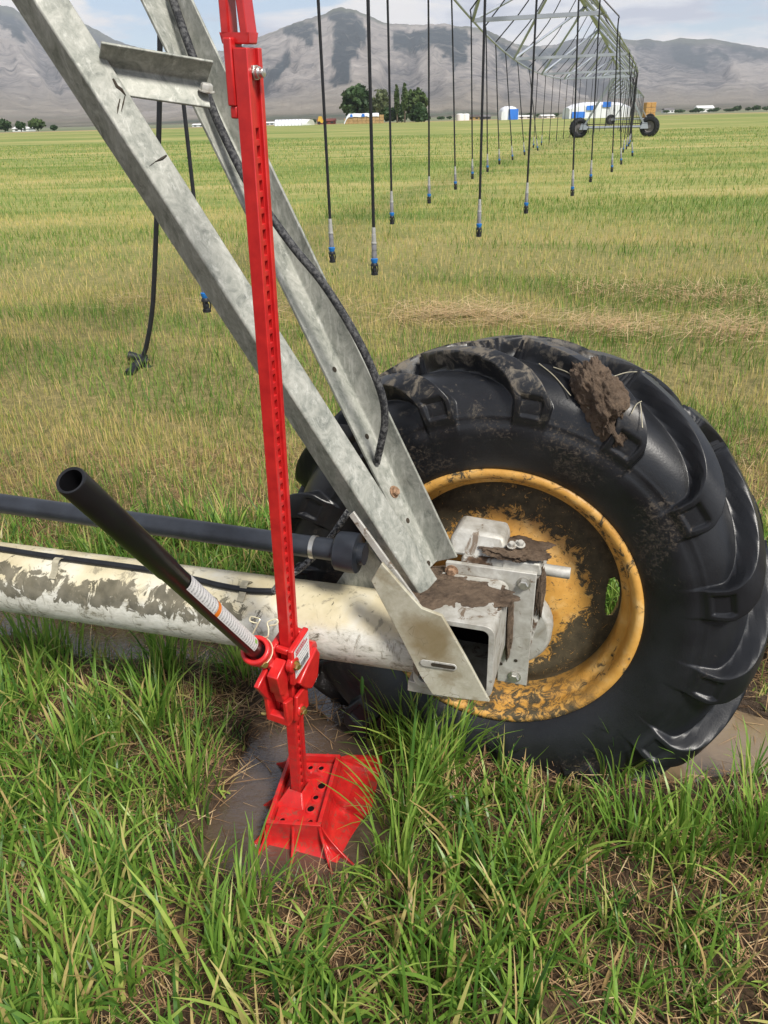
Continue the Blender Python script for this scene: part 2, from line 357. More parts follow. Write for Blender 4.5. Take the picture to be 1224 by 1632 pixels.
# ------------------------------------------------------------------ ground and water
RUT_NEAR = [G(-500, 985), G(-150, 1000), G(60, 1015), G(180, 1058), G(300, 1050), G(400, 1066), G(505, 1125), G(580, 1165), G(650, 1150), G(760, 1150), G(880, 1180), G(960, 1212), G(1010, 1246), G(1110, 1250), G(1240, 1222), G(1450, 1195)]
RUT_FAR = [L(b, s, 0) for b, s in ((1.6, .22), (1.05, .19), (.8, .22), (.5, .34), (.0, .36), (-.5, .22), (-1.1, .16), (-2.2, .17), (-3.2, .2))]
RUT = np.array(RUT_NEAR + RUT_FAR)
JPUD = np.array([G(*q) for q in ((338, 1372), (346, 1300), (380, 1232), (412, 1184), (470, 1165), (540, 1160), (610, 1200), (625, 1290), (606, 1388), (520, 1408), (420, 1404))])
def water_sd(x, y):
    wob = (fbm(x * 9, y * 9, 5, 3) - .5) * .07
    return np.minimum(poly_sd(x, y, RUT), poly_sd(x, y, JPUD)) + wob
def ground_h(x, y):
    n = .035 + (fbm(x * 2.3, y * 2.3, 1, 4) - .5) * .05 + (fbm(x * 14, y * 14, 3, 3) - .5) * .022
    d = np.hypot(x, y - 1.5); n = np.where(d > 12, .03, n)
    near = d < 4.5
    sd = np.full(x.shape, 9.0)
    if near.any(): sd[near] = water_sd(x[near], y[near])
    m = sstep(.065, -.035, sd)
    n = n * (1 - m) + m * (-.09 + .03 * fbm(x * 12, y * 12, 9, 2)) + .014 * np.exp(-((sd - .07) / .04) ** 2)
    # churned ridge of mud squeezed out in front of the tyre and behind it
    for (q, a, r) in ((G(955, 1168, .05), .11, .085), (G(905, 1150, .05), .09, .07), (G(1235, 1055, .03), .14, .09), (G(1235, 1010, .0), .12, .10), (G(545, 1085, .05), .10, .06)):
        n = n + a * np.exp(-((x - q[0]) ** 2 + (y - q[1]) ** 2) / r ** 2) * (.7 + .6 * fbm(x * 20, y * 20, 21, 3))
    return n, sd
def axis(lo, hi, step, far_lo, far_hi, g=1.16):
    a = list(np.arange(lo, hi + 1e-6, step)); s = step
    while a[-1] < far_hi: s *= g; a.append(a[-1] + s)
    s = step; b = []; x = lo
    while x > far_lo: s *= g; x -= s; b.append(x)
    return np.array(b[::-1] + a)
xs = axis(-2.3, 2.2, .018, -12000, 12000); ys = axis(.55, 3.1, .016, -300, 8000)
gx, gy = np.meshgrid(xs, ys); gz, gsd = ground_h(gx.ravel(), gy.ravel())
nx, ny = len(xs), len(ys); idx = np.arange(nx * ny).reshape(ny, nx)
quads = np.stack([idx[:-1, :-1], idx[:-1, 1:], idx[1:, 1:], idx[1:, :-1]], -1).reshape(-1, 4)
wet = sstep(.16, .0, gsd)
t = NT('field_soil'); c = t.pos(); yv = t.sep(c)[1]; xv = t.sep(c)[0]; w = t.attr('wet')
n1 = t.noise(c, 18, 7, .7, .4); n2 = t.noise(c, 90, 5, .7)
soil = t.ramp(t.math('ADD', t.math('MULTIPLY', n1, .6), t.math('MULTIPLY', n2, .4)), [(.32, (.020, .013, .008)), (.5, (.060, .037, .021)), (.68, (.14, .088, .048))])
soil = t.mix(t.math('MULTIPLY', w, .75), soil, t.ramp(n1, [(.3, (.030, .020, .013)), (.7, (.085, .058, .038))]))
mp = t.mapp(c, (.16, 1, 1), (0, 0, math.radians(-6)))
s1 = t.noise(mp, .55, 6, .62, .3); s2 = t.noise(t.mapp(c, (.22, 1, 1)), .075, 5, .62, .2); s3 = t.noise(c, 9, 5, .7)
fld = t.math('ADD', t.math('ADD', t.math('MULTIPLY', s1, .42), t.math('MULTIPLY', s2, .38)), t.math('MULTIPLY', s3, .20))
fieldc = t.ramp(fld, [(.40, (.095, .168, .032)), (.47, (.175, .225, .052)), (.535, (.29, .285, .092)), (.61, (.43, .36, .15))])
mid = t.ramp(t.math('ADD', t.math('MULTIPLY', n1, .5), t.math('MULTIPLY', n2, .5)), [(.35, (.080, .074, .030)), (.5, (.18, .155, .060)), (.65, (.36, .28, .125))])
soil = t.mix(t.rng(yv, 2.2, 3.4), soil, mid)
gcol = t.mix(t.rng(yv, 3.5, 18), soil, fieldc)
# beyond the field: a straw-coloured verge, then green and tan strips of land
far1 = t.ramp(t.noise(t.mapp(c, (.12, 1, 1)), .0065, 4, .6), [(.35, (.10, .15, .075)), (.5, (.155, .175, .10)), (.62, (.27, .23, .15))])
edge = t.math('ADD', yv, t.math('ADD', t.math('MULTIPLY', t.noise(c, .02, 3), 30.), t.math('MULTIPLY', xv, -.12)))
gcol = t.mix(t.rng(edge, 286, 289), gcol, t.mix(t.rng(edge, 325, 340), (.36, .27, .13), far1))
t.bsdf(gcol, t.math('SUBTRACT', .9, t.math('MULTIPLY', w, .45)), 0, .3, t.bump(t.math('ADD', n1, t.math('MULTIPLY', n2, .5)), .6, .02))
link('field_ground', raw_mesh('field_ground', np.stack([gx.ravel(), gy.ravel(), gz], 1), quads, {'wet': wet}), t.m, kind='structure')
def water(name, poly, grow=.16):
    poly = np.asarray(poly)[:, :2]; c = poly.mean(0)
    x0, y0 = poly.min(0) - grow; x1, y1 = poly.max(0) + grow
    n = 3; MB().add([(x0, y0, 0), (x1, y0, 0), (x1, y1, 0), (x0, y1, 0)], [(0, 1, 2, 3)]).build(name, MAT['water'], kind='structure')
water('puddle', np.vstack([RUT, JPUD]), .05)

# ------------------------------------------------------------------ grass
def strips(base, az, lean, curl, length, width, seg=4, twist=None, taper=.75, tint=None):
    """many blades at once; lean = angle from upright at the root, curl = added bend along the blade"""
    n = len(base); k = np.linspace(0, 1, seg + 1); hd = np.stack([np.cos(az), np.sin(az), np.zeros(n)], 1)
    sd = np.stack([-np.sin(az), np.cos(az), np.zeros(n)], 1)
    if twist is not None:
        sd = sd * np.cos(twist)[:, None] + hd * np.sin(twist)[:, None]
    p = base.copy(); vs = []
    for i in range(seg + 1):
        if i:
            a = lean + curl * (k[i] - .5 / seg) ** 1.4; ds = (length / seg)[:, None]
            p = p + ds * (np.sin(a)[:, None] * hd + np.cos(a)[:, None] * np.array([0, 0, 1.0]))
        wd = width * (.7 + .3 * min(1, k[i] * 4)) * (1 - taper * k[i] ** 1.5) * (1 if i < seg else .25)
        vs += [p - sd * (wd / 2)[:, None], p + sd * (wd / 2)[:, None]]
    V = np.stack(vs, 1).reshape(-1, 3); m = 2 * (seg + 1); o = np.arange(n)[:, None] * m
    F = np.concatenate([o + np.array([[2 * i, 2 * i + 1, 2 * i + 3, 2 * i + 2]]) for i in range(seg)], 0)
    return V, F, np.repeat(tint, m)
def merge(parts):
    V, F, T, o = [], [], [], 0
    for v, f, t in parts: V.append(v); F.append(f + o); T.append(t); o += len(v)
    return np.concatenate(V), np.concatenate(F), np.concatenate(T)
U = RNG.uniform
BASEBOX = np.array([G(415, 1310, .05), G(395, 1350, .0), G(575, 1385, .0), G(600, 1230, .0), G(470, 1190, .05)])
BARE = [(G(400, 1250), .11), (G(505, 1490), .10), (G(555, 1540), .10), (G(765, 1262), .09), (G(745, 1235), .07), (G(690, 1500), .07), (G(930, 1545), .06), (G(330, 1110), .06), (G(440, 1150), .14), (G(150, 1130), .05), (G(1150, 1420), .07), (G(260, 1235), .05),
        (G(360, 1370), .05), (G(500, 1420), .04), (G(1190, 1545), .05), (G(820, 1390), .05), (G(250, 1560), .07), (G(60, 1440), .06), (G(600, 1090), .05), (G(850, 1225), .08)]
def bare_amt(x, y):
    b = np.zeros(x.shape)
    for c, r in BARE: b = np.maximum(b, np.exp(-((x - c[0]) ** 2 + (y - c[1]) ** 2) / (r * r) * 1.2))
    return b
# --- near, lush tufts
def near_grass():
    parts = []
    n = 7600
    x = U(-2.4, 2.3, n); y = U(.72, 2.75, n)
    ok = (np.abs(x) < .62 * y + .95); x, y = x[ok], y[ok]
    h, sd = ground_h(x, y); b = bare_amt(x, y); pat = fbm(x * 3.2, y * 3.2, 31, 3)
    keep = (sd > np.where(x > .3, .045, .015)) & (U(0, 1, len(x)) < np.clip((pat - .30) * 3.6, .22, 1) * (1 - .92 * b)) & (poly_sd(x, y, BASEBOX) > .012)
    # nothing grows through the tyre or right below the gearbox
    bb = (np.stack([x, y], 1) - HUB[:2]) @ EB[:2]; ss = (np.stack([x, y], 1) - HUB[:2]) @ ES[:2]
    keep &= ~((ss > -.07) & (ss < .40) & (np.abs(bb) < .68))
    x, y, h, sd, pat = x[keep], y[keep], h[keep], sd[keep], pat[keep]
    vig = np.clip(.35 + 1.1 * fbm(x * 2.1 + 7, y * 2.1, 77, 3) + .1 * (y > 1.9), .4, 1.25)
    k = RNG.integers(4, 10, len(x)); I = np.repeat(np.arange(len(x)), k); m = len(I)
    bx = x[I] + RNG.normal(0, .011, m); by = y[I] + RNG.normal(0, .011, m)
    caz = U(0, 2 * PI, len(x)); az = caz[I] + RNG.normal(0, 1.3, m)
    jd = poly_sd(x, y, JPUD); vig = vig * np.clip(.25 + jd / .26, .25, 1); vig = np.where((x < -.15) & (y > 1.6) & (sd < .16), vig * .5, vig); vig = np.where(x > .30, vig * np.clip((sd - .02) / .26, .12, 1), vig)
    ln = np.clip(RNG.normal(.135, .045, m) * vig[I], .04, .30)
    wd = U(.0042, .0112, m) * np.clip(vig[I] + .1, .6, 1.15)
    lean = np.abs(RNG.normal(.28, .22, m)); curl = np.abs(RNG.normal(.55, .5, m)) + (U(0, 1, m) < .12) * U(.6, 1.4, m)
    tn = np.clip(RNG.normal(.47, .17, m) + (.12 * (pat[I] < .45)) - .03, .0, .80); dead = U(0, 1, m) < .13; tn[dead] = U(.78, 1, dead.sum())
    parts.append(strips(np.stack([bx, by, h[I] - .008], 1), az, lean, curl, ln, wd, 5, U(-.6, .6, m), .72, tn))
    # fine short under-growth
    n = 28000; x = U(-2.4, 2.3, n); y = U(.72, 2.9, n); h, sd = ground_h(x, y); b = bare_amt(x, y)
    bb = (np.stack([x, y], 1) - HUB[:2]) @ EB[:2]; ss = (np.stack([x, y], 1) - HUB[:2]) @ ES[:2]
    keep = (sd > .01) & (U(0, 1, n) < 1 - .85 * b) & (poly_sd(x, y, BASEBOX) > .01) & (np.abs(x) < .62 * y + .95) & ~((ss > -.07) & (ss < .40) & (np.abs(bb) < .68))
    x, y, h = x[keep], y[keep], h[keep]; m = len(x); tn = np.clip(RNG.normal(.30, .16, m), 0, .7); d = U(0, 1, m) < .25; tn[d] = U(.75, 1, d.sum())
    parts.append(strips(np.stack([x, y, h - .005], 1), U(0, 2 * PI, m), np.abs(RNG.normal(.45, .3, m)), U(0, 1.2, m), U(.03, .085, m), U(.0018, .004, m), 3, U(-1, 1, m), .7, tn))
    # hand-set vigorous tussocks where the photo has them
    for (q, r, cnt, lm) in (((300, 1290), .05, 60, .20), ((250, 1180), .05, 55, .19), ((130, 1230), .06, 60, .18), ((60, 1080), .10, 120, .20), ((270, 1085), .06, 80, .17), ((390, 1090), .045, 60, .13),
                            ((650, 1320), .05, 80, .22), ((700, 1250), .06, 100, .20), ((640, 1200), .055, 80, .19), ((780, 1150), .06, 90, .16), ((720, 1140), .05, 70, .15), ((660, 1140), .03, 40, .12), ((850, 1130), .02, 22, .18), ((880, 1160), .02, 20, .12),
                            ((985, 1262), .03, 34, .17), ((1080, 1375), .07, 90, .15), ((1200, 1370), .08, 120, .17), ((1000, 1360), .06, 60, .15), ((860, 1400), .05, 45, .15), ((640, 1440), .03, 30, .13), ((625, 1395), .04, 45, .19), ((400, 1480), .06, 55, .16),
                            ((690, 1600), .05, 40, .14), ((350, 1600), .05, 45, .16), ((330, 1420), .03, 25, .10), ((200, 1420), .05, 45, .15), ((80, 1560), .06, 50, .15), ((1190, 1262), .02, 16, .12)):
        c = G(*q); a = RNG.normal(0, r * .6, (cnt, 2)); x = c[0] + a[:, 0]; y = c[1] + a[:, 1]; h, sd = ground_h(x, y)
        out = np.arctan2(a[:, 1], a[:, 0]) + RNG.normal(0, .7, cnt)
        tn = np.clip(RNG.normal(.47, .12, cnt), .1, .76)
        parts.append(strips(np.stack([x, y, np.maximum(h, -.02) - .008], 1), out, np.abs(RNG.normal(.2, .14, cnt)), np.abs(RNG.normal(.6, .4, cnt)), np.clip(RNG.normal(lm, lm * .22, cnt), .05, .34), U(.0045, .0095, cnt), 6, U(-.5, .5, cnt), .72, tn))
    return merge(parts)
V, F, T = near_grass()
link('grass', raw_mesh('grass', V, F, {'tint': T}), MAT['grass_blade'], kind='stuff', label='tall lush green grass tufts around the jack and in front of the wheel', category='grass')
def weed(q, label, n, size):
    c = G(*q, .03); root = empty('weed', label, 'weed'); rg = np.random.default_rng(int(q[0])); vs, fs, tn = [], [], []
    for i in range(n):
        a = i * 2.4 + rg.uniform(-.3, .3); ln = size * rg.uniform(.6, 1.1); h_ = size * (.3 + .9 * i / n); d = np.array([math.cos(a), math.sin(a), 0]); s_ = np.array([-d[1], d[0], 0]); o = len(vs); b0_ = c + EZ * h_
        for k, w_ in enumerate((.05, .30, .40, .30, .03)): p = b0_ + d * ln * k / 4 + EZ * (ln * .35 * math.sin(k / 4 * PI * .9)); vs += [p - s_ * w_ * ln, p + s_ * w_ * ln]
        fs += [(o + 2 * k, o + 2 * k + 1, o + 2 * k + 3, o + 2 * k + 2) for k in range(4)]; tn += [rg.uniform(.5, .68)] * 10
    link('leaves', raw_mesh('leaves', np.array(vs), np.array(fs), {'tint': np.array(tn)}), MAT['grass_blade'], root)
    MB().tube([c - EZ * .02, c + EZ * size * .6, c + EZ * size * 1.25], .0016, 5).build('stem', MAT['grass_blade'], root); place(root, c)
weed((783, 1272), 'small bright green broad-leaved weed on bare mud between grass tufts', 9, .026)
weed((1022, 1222), 'small broad-leaved weed at the puddle edge below the tyre', 7, .024)
sk0 = G(584, 1190, .03); sk1 = P(577, 1108, 1.60); sk2 = P(577, 1078, 1.575)
sk = empty('seed_stalk', 'single tall grass stalk with a green seed head in front of the pipe', 'grass stalk')
MB().tube(catmull([sk0, (sk0 + sk1) / 2 + RT * .004, sk1], 6), .0012, 6).build('stem', MAT['grass_blade'], sk)
MB().tube([sk1, sk1 + (sk2 - sk1) * .15, sk1 + (sk2 - sk1) * .5, sk1 + (sk2 - sk1) * .85, sk2], [.0014, .0036, .0042, .0036, .001], 8).build('seed_head', MAT['grass_blade'], sk); place(sk, sk0)
# --- straw litter on the ground close by, and a loose swath further back
def straw():
    parts = []
    n = 110000; x = U(-2.5, 2.4, n); y = U(.72, 3.6, n); h, sd = ground_h(x, y); b = bare_amt(x, y)
    keep = (sd > .0) & (U(0, 1, n) < .45 + .9 * b) & (np.abs(x) < .62 * y + .95) & (poly_sd(x, y, BASEBOX) > .0); x, y, h = x[keep], y[keep], h[keep]; m = len(x)
    ln = np.clip(RNG.lognormal(-2.9, .5, m), .02, .16)
    parts.append(strips(np.stack([x, y, h + U(.0, .012, m)], 1), U(0, 2 * PI, m), PI / 2 + RNG.normal(-.10, .12, m), RNG.normal(0, .15, m), ln, U(.0010, .0032, m), 2, U(-.3, .3, m), .3, np.clip(RNG.normal(.42, .27, m), 0, 1)))
    # short cut stalks standing among the grass
    n = 3800; x = U(-2.4, 2.3, n); y = U(.75, 3., n); h, sd = ground_h(x, y); keep = (sd > .02) & (np.abs(x) < .62 * y + .95); x, y, h = x[keep], y[keep], h[keep]; m = len(x)
    parts.append(strips(np.stack([x, y, h - .004], 1), U(0, 2 * PI, m), np.abs(RNG.normal(.15, .2, m)), U(0, .3, m), U(.03, .10, m), U(.002, .0042, m), 2, None, .15, U(.55, 1, m)))
    # bits afloat on the puddles
    n = 2600; x = U(-1.4, 1.3, n); y = U(1.0, 2.1, n); sdw = water_sd(x, y); k = (sdw < -.0) & (U(0, 1, n) < np.exp(sdw / .05) * .75 + .05) & (poly_sd(x, y, BASEBOX) > .01); x, y = x[k], y[k]; m = len(x)
    parts.append(strips(np.stack([x, y, np.full(m, .003)], 1), U(0, 2 * PI, m), np.full(m, PI / 2 - .01), np.zeros(m), np.clip(RNG.lognormal(-3.4, .6, m), .008, .12), U(.001, .003, m), 2, U(-.2, .2, m), .3, np.clip(RNG.normal(.4, .25, m), 0, 1)))
    # the swath
    a, bq = G(180, 492), G(1300, 545); n = 5200; k = U(0, 1, n); dens = fbm(k * 9, k * 0 + 3, 55, 3)
    ok = U(0, 1, n) < np.clip((dens - .35) * 4, .08, 1) * np.where(k < .45, .25, 1); k = k[ok]; m = len(k)
    x = a[0] + (bq[0] - a[0]) * k + RNG.normal(0, .08, m); y = a[1] + (bq[1] - a[1]) * k + RNG.normal(0, .22, m) + .12 * np.sin(k * 14)
    parts.append(strips(np.stack([x, y, .05 + U(0, .07, m)], 1), RNG.normal(.1, .7, m) + PI * (U(0, 1, m) < .5), PI / 2 + RNG.normal(-.05, .12, m), RNG.normal(0, .2, m), U(.08, .32, m), U(.003, .006, m), 2, U(-.3, .3, m), .2, U(.6, 1, m)))
    a, bq = G(900, 470), G(1300, 490); n = 1400; k = U(0, 1, n); x = a[0] + (bq[0] - a[0]) * k; y = a[1] + (bq[1] - a[1]) * k + RNG.normal(0, .3, n)
    parts.append(strips(np.stack([x, y, .05 + U(0, .06, n)], 1), U(0, 2 * PI, n), PI / 2 + RNG.normal(-.08, .1, n), RNG.normal(0, .2, n), U(.06, .25, n), U(.003, .006, n), 2, U(-.3, .3, n), .2, U(.5, 1, n)))
    return merge(parts)
V, F, T = straw()
link('straw_litter', raw_mesh('straw_litter', V, F, {'tint': T}), MAT['dead_straw'], kind='stuff', label='loose dead straw lying on the mud and in a swath across the field', category='straw')
# --- cut stubble over the field, thinner and coarser with distance
def stubble():
    parts = []
    for (y0, y1, n, w0, hmul, seg) in ((2.0, 4.2, 42000, .0031, 1., 3), (4.2, 8, 62000, .0040, 1., 2), (8, 16, 62000, .0068, 1., 2), (16, 34, 52000, .014, 1., 1), (34, 75, 36000, .034, 1.1, 1)):
        y = np.sqrt(U(y0 ** 2, y1 ** 2, n)); x = U(-1, 1, n) * (.62 * y + .5)
        rx = x * EB[0] + y * EB[1]; ry = x * ES[0] + y * ES[1]
        pat = fbm(rx * .55, ry * 2.2, 41, 4); big = fbm(x * .30 + 3, y * .75, 47, 4)
        if y0 < 9:
            h, sd = ground_h(x, y); bb = (np.stack([x, y], 1) - HUB[:2]) @ EB[:2]; ss = (np.stack([x, y], 1) - HUB[:2]) @ ES[:2]
            k = (sd > .02) & ~((ss > -.1) & (ss < .42) & (np.abs(bb) < .72)) & (ss > .15)
            row = .5 + .5 * np.cos(ry / .15 * 2 * PI)
            k &= U(0, 1, n) < .35 + .65 * row * np.clip(.3 + 1.2 * pat, 0, 1)
            x, y, h, pat, big, rx, ry = x[k], y[k], h[k], pat[k], big[k], rx[k], ry[k]
        else: h = np.full(n, .03)
        m = len(x)
        dry = sstep(.45, .56, .42 * pat + .58 * big)
        dry = np.maximum(dry, .9 * np.exp(-((y - 3.45) / .55) ** 2) * sstep(.3, -.5, x - .1) * sstep(.25, .5, pat))     # the dry strip by the lying hose
        green = U(0, 1, m) > (.16 + .56 * dry)
        tn = np.where(green, np.clip(RNG.normal(.28, .13, m) + .12 * dry, 0, .6), np.clip(RNG.normal(.74, .12, m), .45, 1))
        ln = np.where(green, np.clip(RNG.normal(.088, .030, m), .03, .18) * (1.15 - .4 * dry), np.clip(RNG.normal(.072, .022, m), .025, .13)) * hmul
        wd = w0 * U(.7, 1.35, m) * np.where(green, 1.25, .9)
        parts.append(strips(np.stack([x, y, h - .01], 1), U(0, 2 * PI, m), np.abs(RNG.normal(.10, .16, m)) + green * .06, np.where(green, U(0, .8, m), U(0, .2, m)), ln, wd, seg, RNG.normal(0, .8, m), np.where(seg > 1, .6, .4), tn))
    return merge(parts)
V, F, T = stubble()
link('stubble', raw_mesh('stubble', V, F, {'tint': T}), MAT['stubble_stem'], kind='stuff', label='cut yellow-green stubble covering the open field', category='stubble')

# ------------------------------------------------------------------ mountains
def az_el(px, py):
    r = ray(px, py); return math.atan2(r[0], r[1]), r[2] / math.hypot(r[0], r[1])
def skyline(pts):
    q = sorted(az_el(*p) for p in pts); return np.array([a for a, _ in q]), np.array([e for _, e in q])
FOREST = [[(531, 20), (528, 43), (535, 59), (531, 98), (528, 131), (541, 137), (557, 128), (561, 98), (584, 65), (580, 36), (561, 18), (545, 12)], [(456, 46), (495, 36), (505, 49), (495, 69), (472, 62)], [(400, 130), (430, 105), (459, 88), (463, 98), (440, 131), (415, 150)],
          [(626, 49), (724, 43), (757, 62), (740, 95), (724, 105), (692, 75), (652, 82), (629, 72)], [(773, 49), (822, 75), (850, 110), (800, 95)]]
FOREST2 = [[(1015, 62), (1042, 60), (1049, 76), (1022, 83)], [(1067, 62), (1108, 60), (1105, 83), (1133, 100), (1122, 113), (1077, 94)], [(1112, 80), (1146, 76), (1160, 94), (1129, 90)], [(1153, 66), (1205, 72), (1224, 90), (1167, 87)],
           [(-40, 0), (0, 8), (22, 15), (48, 62), (37, 72), (15, 55)], [(132, 34), (184, 64), (158, 66)], [(835, 75), (900, 72), (930, 95), (870, 110)]]
def mountain(name, sky, r0, r1, forest, seed, ncol, power, gully):
    sa, se = skyline(sky); A = np.radians(np.linspace(-62, 62, ncol)); E_ = np.interp(A, sa, se)
    E_ = E_ * (1 + .02 * (fbm(A * 260, A * 0, seed + 3, 3) - .5))
    rows = np.concatenate([np.linspace(0, 1, 74), [1.12, 1.4]])
    aa, tt = np.meshgrid(A, rows); ee = np.meshgrid(E_, rows)[0]
    R = r0 + (r1 - r0) * tt; t1 = np.minimum(tt, 1)
    zr = np.maximum(ee * r1 + CAMH, 2)
    wx = aa * r1 / 900 + .5 * fbm(aa * 30, tt * 5, seed, 3)
    rid = 1 - np.abs(2 * fbm(wx * 1.6 + .4 * tt, tt * .9, seed + 5, 5) - 1) ; rid2 = fbm(aa * r1 / 160, tt * 7, seed + 9, 4)
    z = zr * t1 ** power
    env = np.sin(PI * np.clip(t1, 0, 1) ** 1.5)
    z = z + zr * env * t1 * (gully * (rid - .72) + .10 * gully * (rid2 - .5) * 2)
    z = np.where(tt > 1, zr * (1 - (tt - 1) * 1.8), z) - 1.0 * (tt < .01)
    x = np.sin(aa) * R; y = np.cos(aa) * R
    v = np.stack([x.ravel(), y.ravel(), z.ravel()], 1)
    px, py, d = proj(v); f = np.zeros(len(v))
    wob = (fbm(px / 13, py / 13, seed + 20, 4) - .5) * 26
    for pl in forest: f = np.maximum(f, sstep(2.5, -2.5, poly_sd(px, py, pl) + wob))
    idx = np.arange(len(v)).reshape(aa.shape); q = np.stack([idx[:-1, :-1], idx[:-1, 1:], idx[1:, 1:], idx[1:, :-1]], -1).reshape(-1, 4)
    return raw_mesh(name, v, q, {'forest': f, 'rise': t1.ravel() ** power, 'gully': rid.ravel()})
t = NT('dry_mountain'); c = t.pos(); f = t.attr('forest'); rs = t.attr('rise'); gl = t.attr('gully')
n = t.noise(t.mapp(c, (1, 1, 1.9)), .0055, 10, .72, 1.3); n2 = t.noise(c, .0022, 5, .6)
base = t.ramp(t.math('ADD', t.math('MULTIPLY', n, .62), t.math('MULTIPLY', gl, .38)), [(.50, (.13, .125, .13)), (.57, (.32, .29, .275)), (.66, (.58, .52, .47))])  # relief shading put into the colour: gullies darker, ridges paler
low = t.ramp(t.noise(t.mapp(c, (.3, 1, 1)), .0028, 4, .6), [(.36, (.10, .15, .09)), (.5, (.24, .22, .15)), (.62, (.33, .28, .20))])
base = t.mix(t.rng(rs, .006, .05), low, t.mix(t.rng(rs, .03, .25), (.46, .40, .32), base))
scrub = t.rng(t.math('ADD', n, t.math('MULTIPLY', n2, .5)), .80, .92)
base = t.mix(t.math('MULTIPLY', scrub, .30), base, (.12, .13, .12))
base = t.mix(t.math('MULTIPLY', f, t.rng(n, .66, .50, .6, 1.)), base, (.030, .048, .056))
base = t.mix(t.math('MULTIPLY', t.rng(rs, .85, 1.), t.rng(n2, .4, .6)), base, (.17, .18, .12))
t.bsdf(base, .95, 0, .1, t.bump(n, 1., 110))
SK1 = [(-900, 150), (-400, 160), (100, 172), (250, 150), (340, 100), (399, 64), (430, 52), (472, 36), (512, 23), (531, 15), (544, 12), (567, 16), (590, 26), (613, 37), (633, 38), (675, 39), (708, 37), (724, 41), (757, 43), (783, 51), (822, 70), (850, 96), (890, 125), (950, 150), (1030, 166), (1200, 172), (1700, 165), (2400, 120)]
SK2 = [(-1200, 60), (-700, 10), (-300, -30), (-120, 0), (0, 7), (22, 13), (60, 44), (90, 36), (132, 36), (158, 50), (184, 64), (220, 76), (257, 84), (272, 82), (340, 80), (500, 90), (700, 90), (822, 70), (852, 74), (887, 71), (914, 62), (938, 61), (966, 59), (1015, 64), (1035, 62), (1056, 66), (1084, 60), (1112, 63), (1132, 62), (1164, 67), (1198, 73), (1224, 77), (1320, 70), (1500, 40), (1800, 60), (2400, 30)]
link('mountain', mountain('mountain', SK1, 1500, 5200, FOREST, 3, 1000, 2.1, .62), t.m, kind='structure')
link('mountain_range', mountain('mountain_range', SK2, 1900, 7400, FOREST2, 12, 1000, 1.9, .58), t.m, kind='structure')

# ------------------------------------------------------------------ the jack and its base
U0 = G(478, 1262, .058); U1 = P(394, 76, 1.075)
ja = unit(U1 - U0); BARLEN = float(np.linalg.norm(U1 - U0))
_az = math.radians(24); h0 = np.array([-math.sin(_az), -math.cos(_az), 0]); jy = unit(-h0 - ja * (-h0 @ ja)); jx = np.cross(jy, ja)
JM = Matrix([[jx[i], jy[i], ja[i], U0[i]] for i in range(3)] + [[0, 0, 0, 1]])
jack = empty('farm_jack', 'tall red farm jack with black handle standing upright in its base', 'jack'); jack.matrix_world = JM
def jl(p):                                                     # world -> jack coordinates
    d = np.asarray(p) - U0; return np.array([d @ jx, d @ jy, d @ ja])
def u_at(py):
    lo, hi = 0., BARLEN
    for _ in range(40):
        m = (lo + hi) / 2
        if proj(U0 + ja * m)[1][0] > py: lo = m
        else: hi = m
    return lo
W1, W2 = .0115, .0200                                          # half sizes of the bar
b = MB(); pitch = .0236
for sy in (-1, 1): b.abox(-W1, W1, min(sy * W2, sy * .0105), max(sy * W2, sy * .0105), 0, BARLEN)
for sy in (-1, 1): b.abox(-.0065, .0065, min(sy * .0105, sy * .0072), max(sy * .0105, sy * .0072), 0, BARLEN)
k = 0; z = .03
b.abox(-.0065, .0065, -.0072, .0072, 0, .03)
while z < BARLEN - .11: b.abox(-.0065, .0065, -.0072, .0072, z + .0140, z + pitch); z += pitch
b.abox(-.0065, .0065, -.0072, .0072, z, BARLEN)
b.build('bar', MAT['red'], jack, .0012)
# top clamp with its loop, strap and bolt
cl = MB(); zt = BARLEN
q = lambda x, y, z: np.array([x, y, z])
xo = -.0195
def strap(pts, hx=.006): 
    for a, c_ in zip(pts[:-1], pts[1:]): cl.box((np.array(a) + np.array(c_)) / 2, (hx, 0, 0), (0, .010, 0), (np.array(c_) - np.array(a)) / 2)
cl.abox(-.0255, -.0125, -.022, .008, zt - .072, zt + .012)          # strap down the side of the bar
cl.abox(-.0235, -.0125, -.020, -.004, zt - .088, zt - .072)
cl.prism([(-.034, -.012, zt + .004), (.010, -.012, zt + .004), (.010, .012, zt + .004), (-.034, .012, zt + .004)], (0, 0, .012))
cl.prism([(-.034, -.012, zt + .016), (-.020, -.012, zt + .016), (-.020, .012, zt + .016), (-.034, .012, zt + .016)], (0, 0, .12))
cl.prism([(.010, -.012, zt + .016), (-.003, -.012, zt + .016), (-.003, .012, zt + .016), (.010, .012, zt + .016)], (-.011, 0, .12))
cl.prism([(-.034, -.012, zt + .136), (-.001, -.012, zt + .136), (-.001, .012, zt + .136), (-.034, .012, zt + .136)], (0, 0, .014))
cl.prism([(-.020, -.012, zt + .062), (-.006, -.012, zt + .062), (-.006, .012, zt + .062), (-.020, .012, zt + .062)], (0, 0, .008))
tc = cl.build('top_clamp', MAT['red'], jack, .002)
bo = MB(); bo.lathe((.0065, .0, zt - .030), (1, 0, 0), [(0, .0001), (0, .0105), (.006, .0105), (.006, .0001)], 6); bo.lathe((.0125, 0, zt - .030), (1, 0, 0), [(0, .008), (.005, .008), (.006, .0062), (.012, .006), (.013, .0001)], 14)
bo.build('bolt', MAT['zinc_bolt'], tc, .0006)
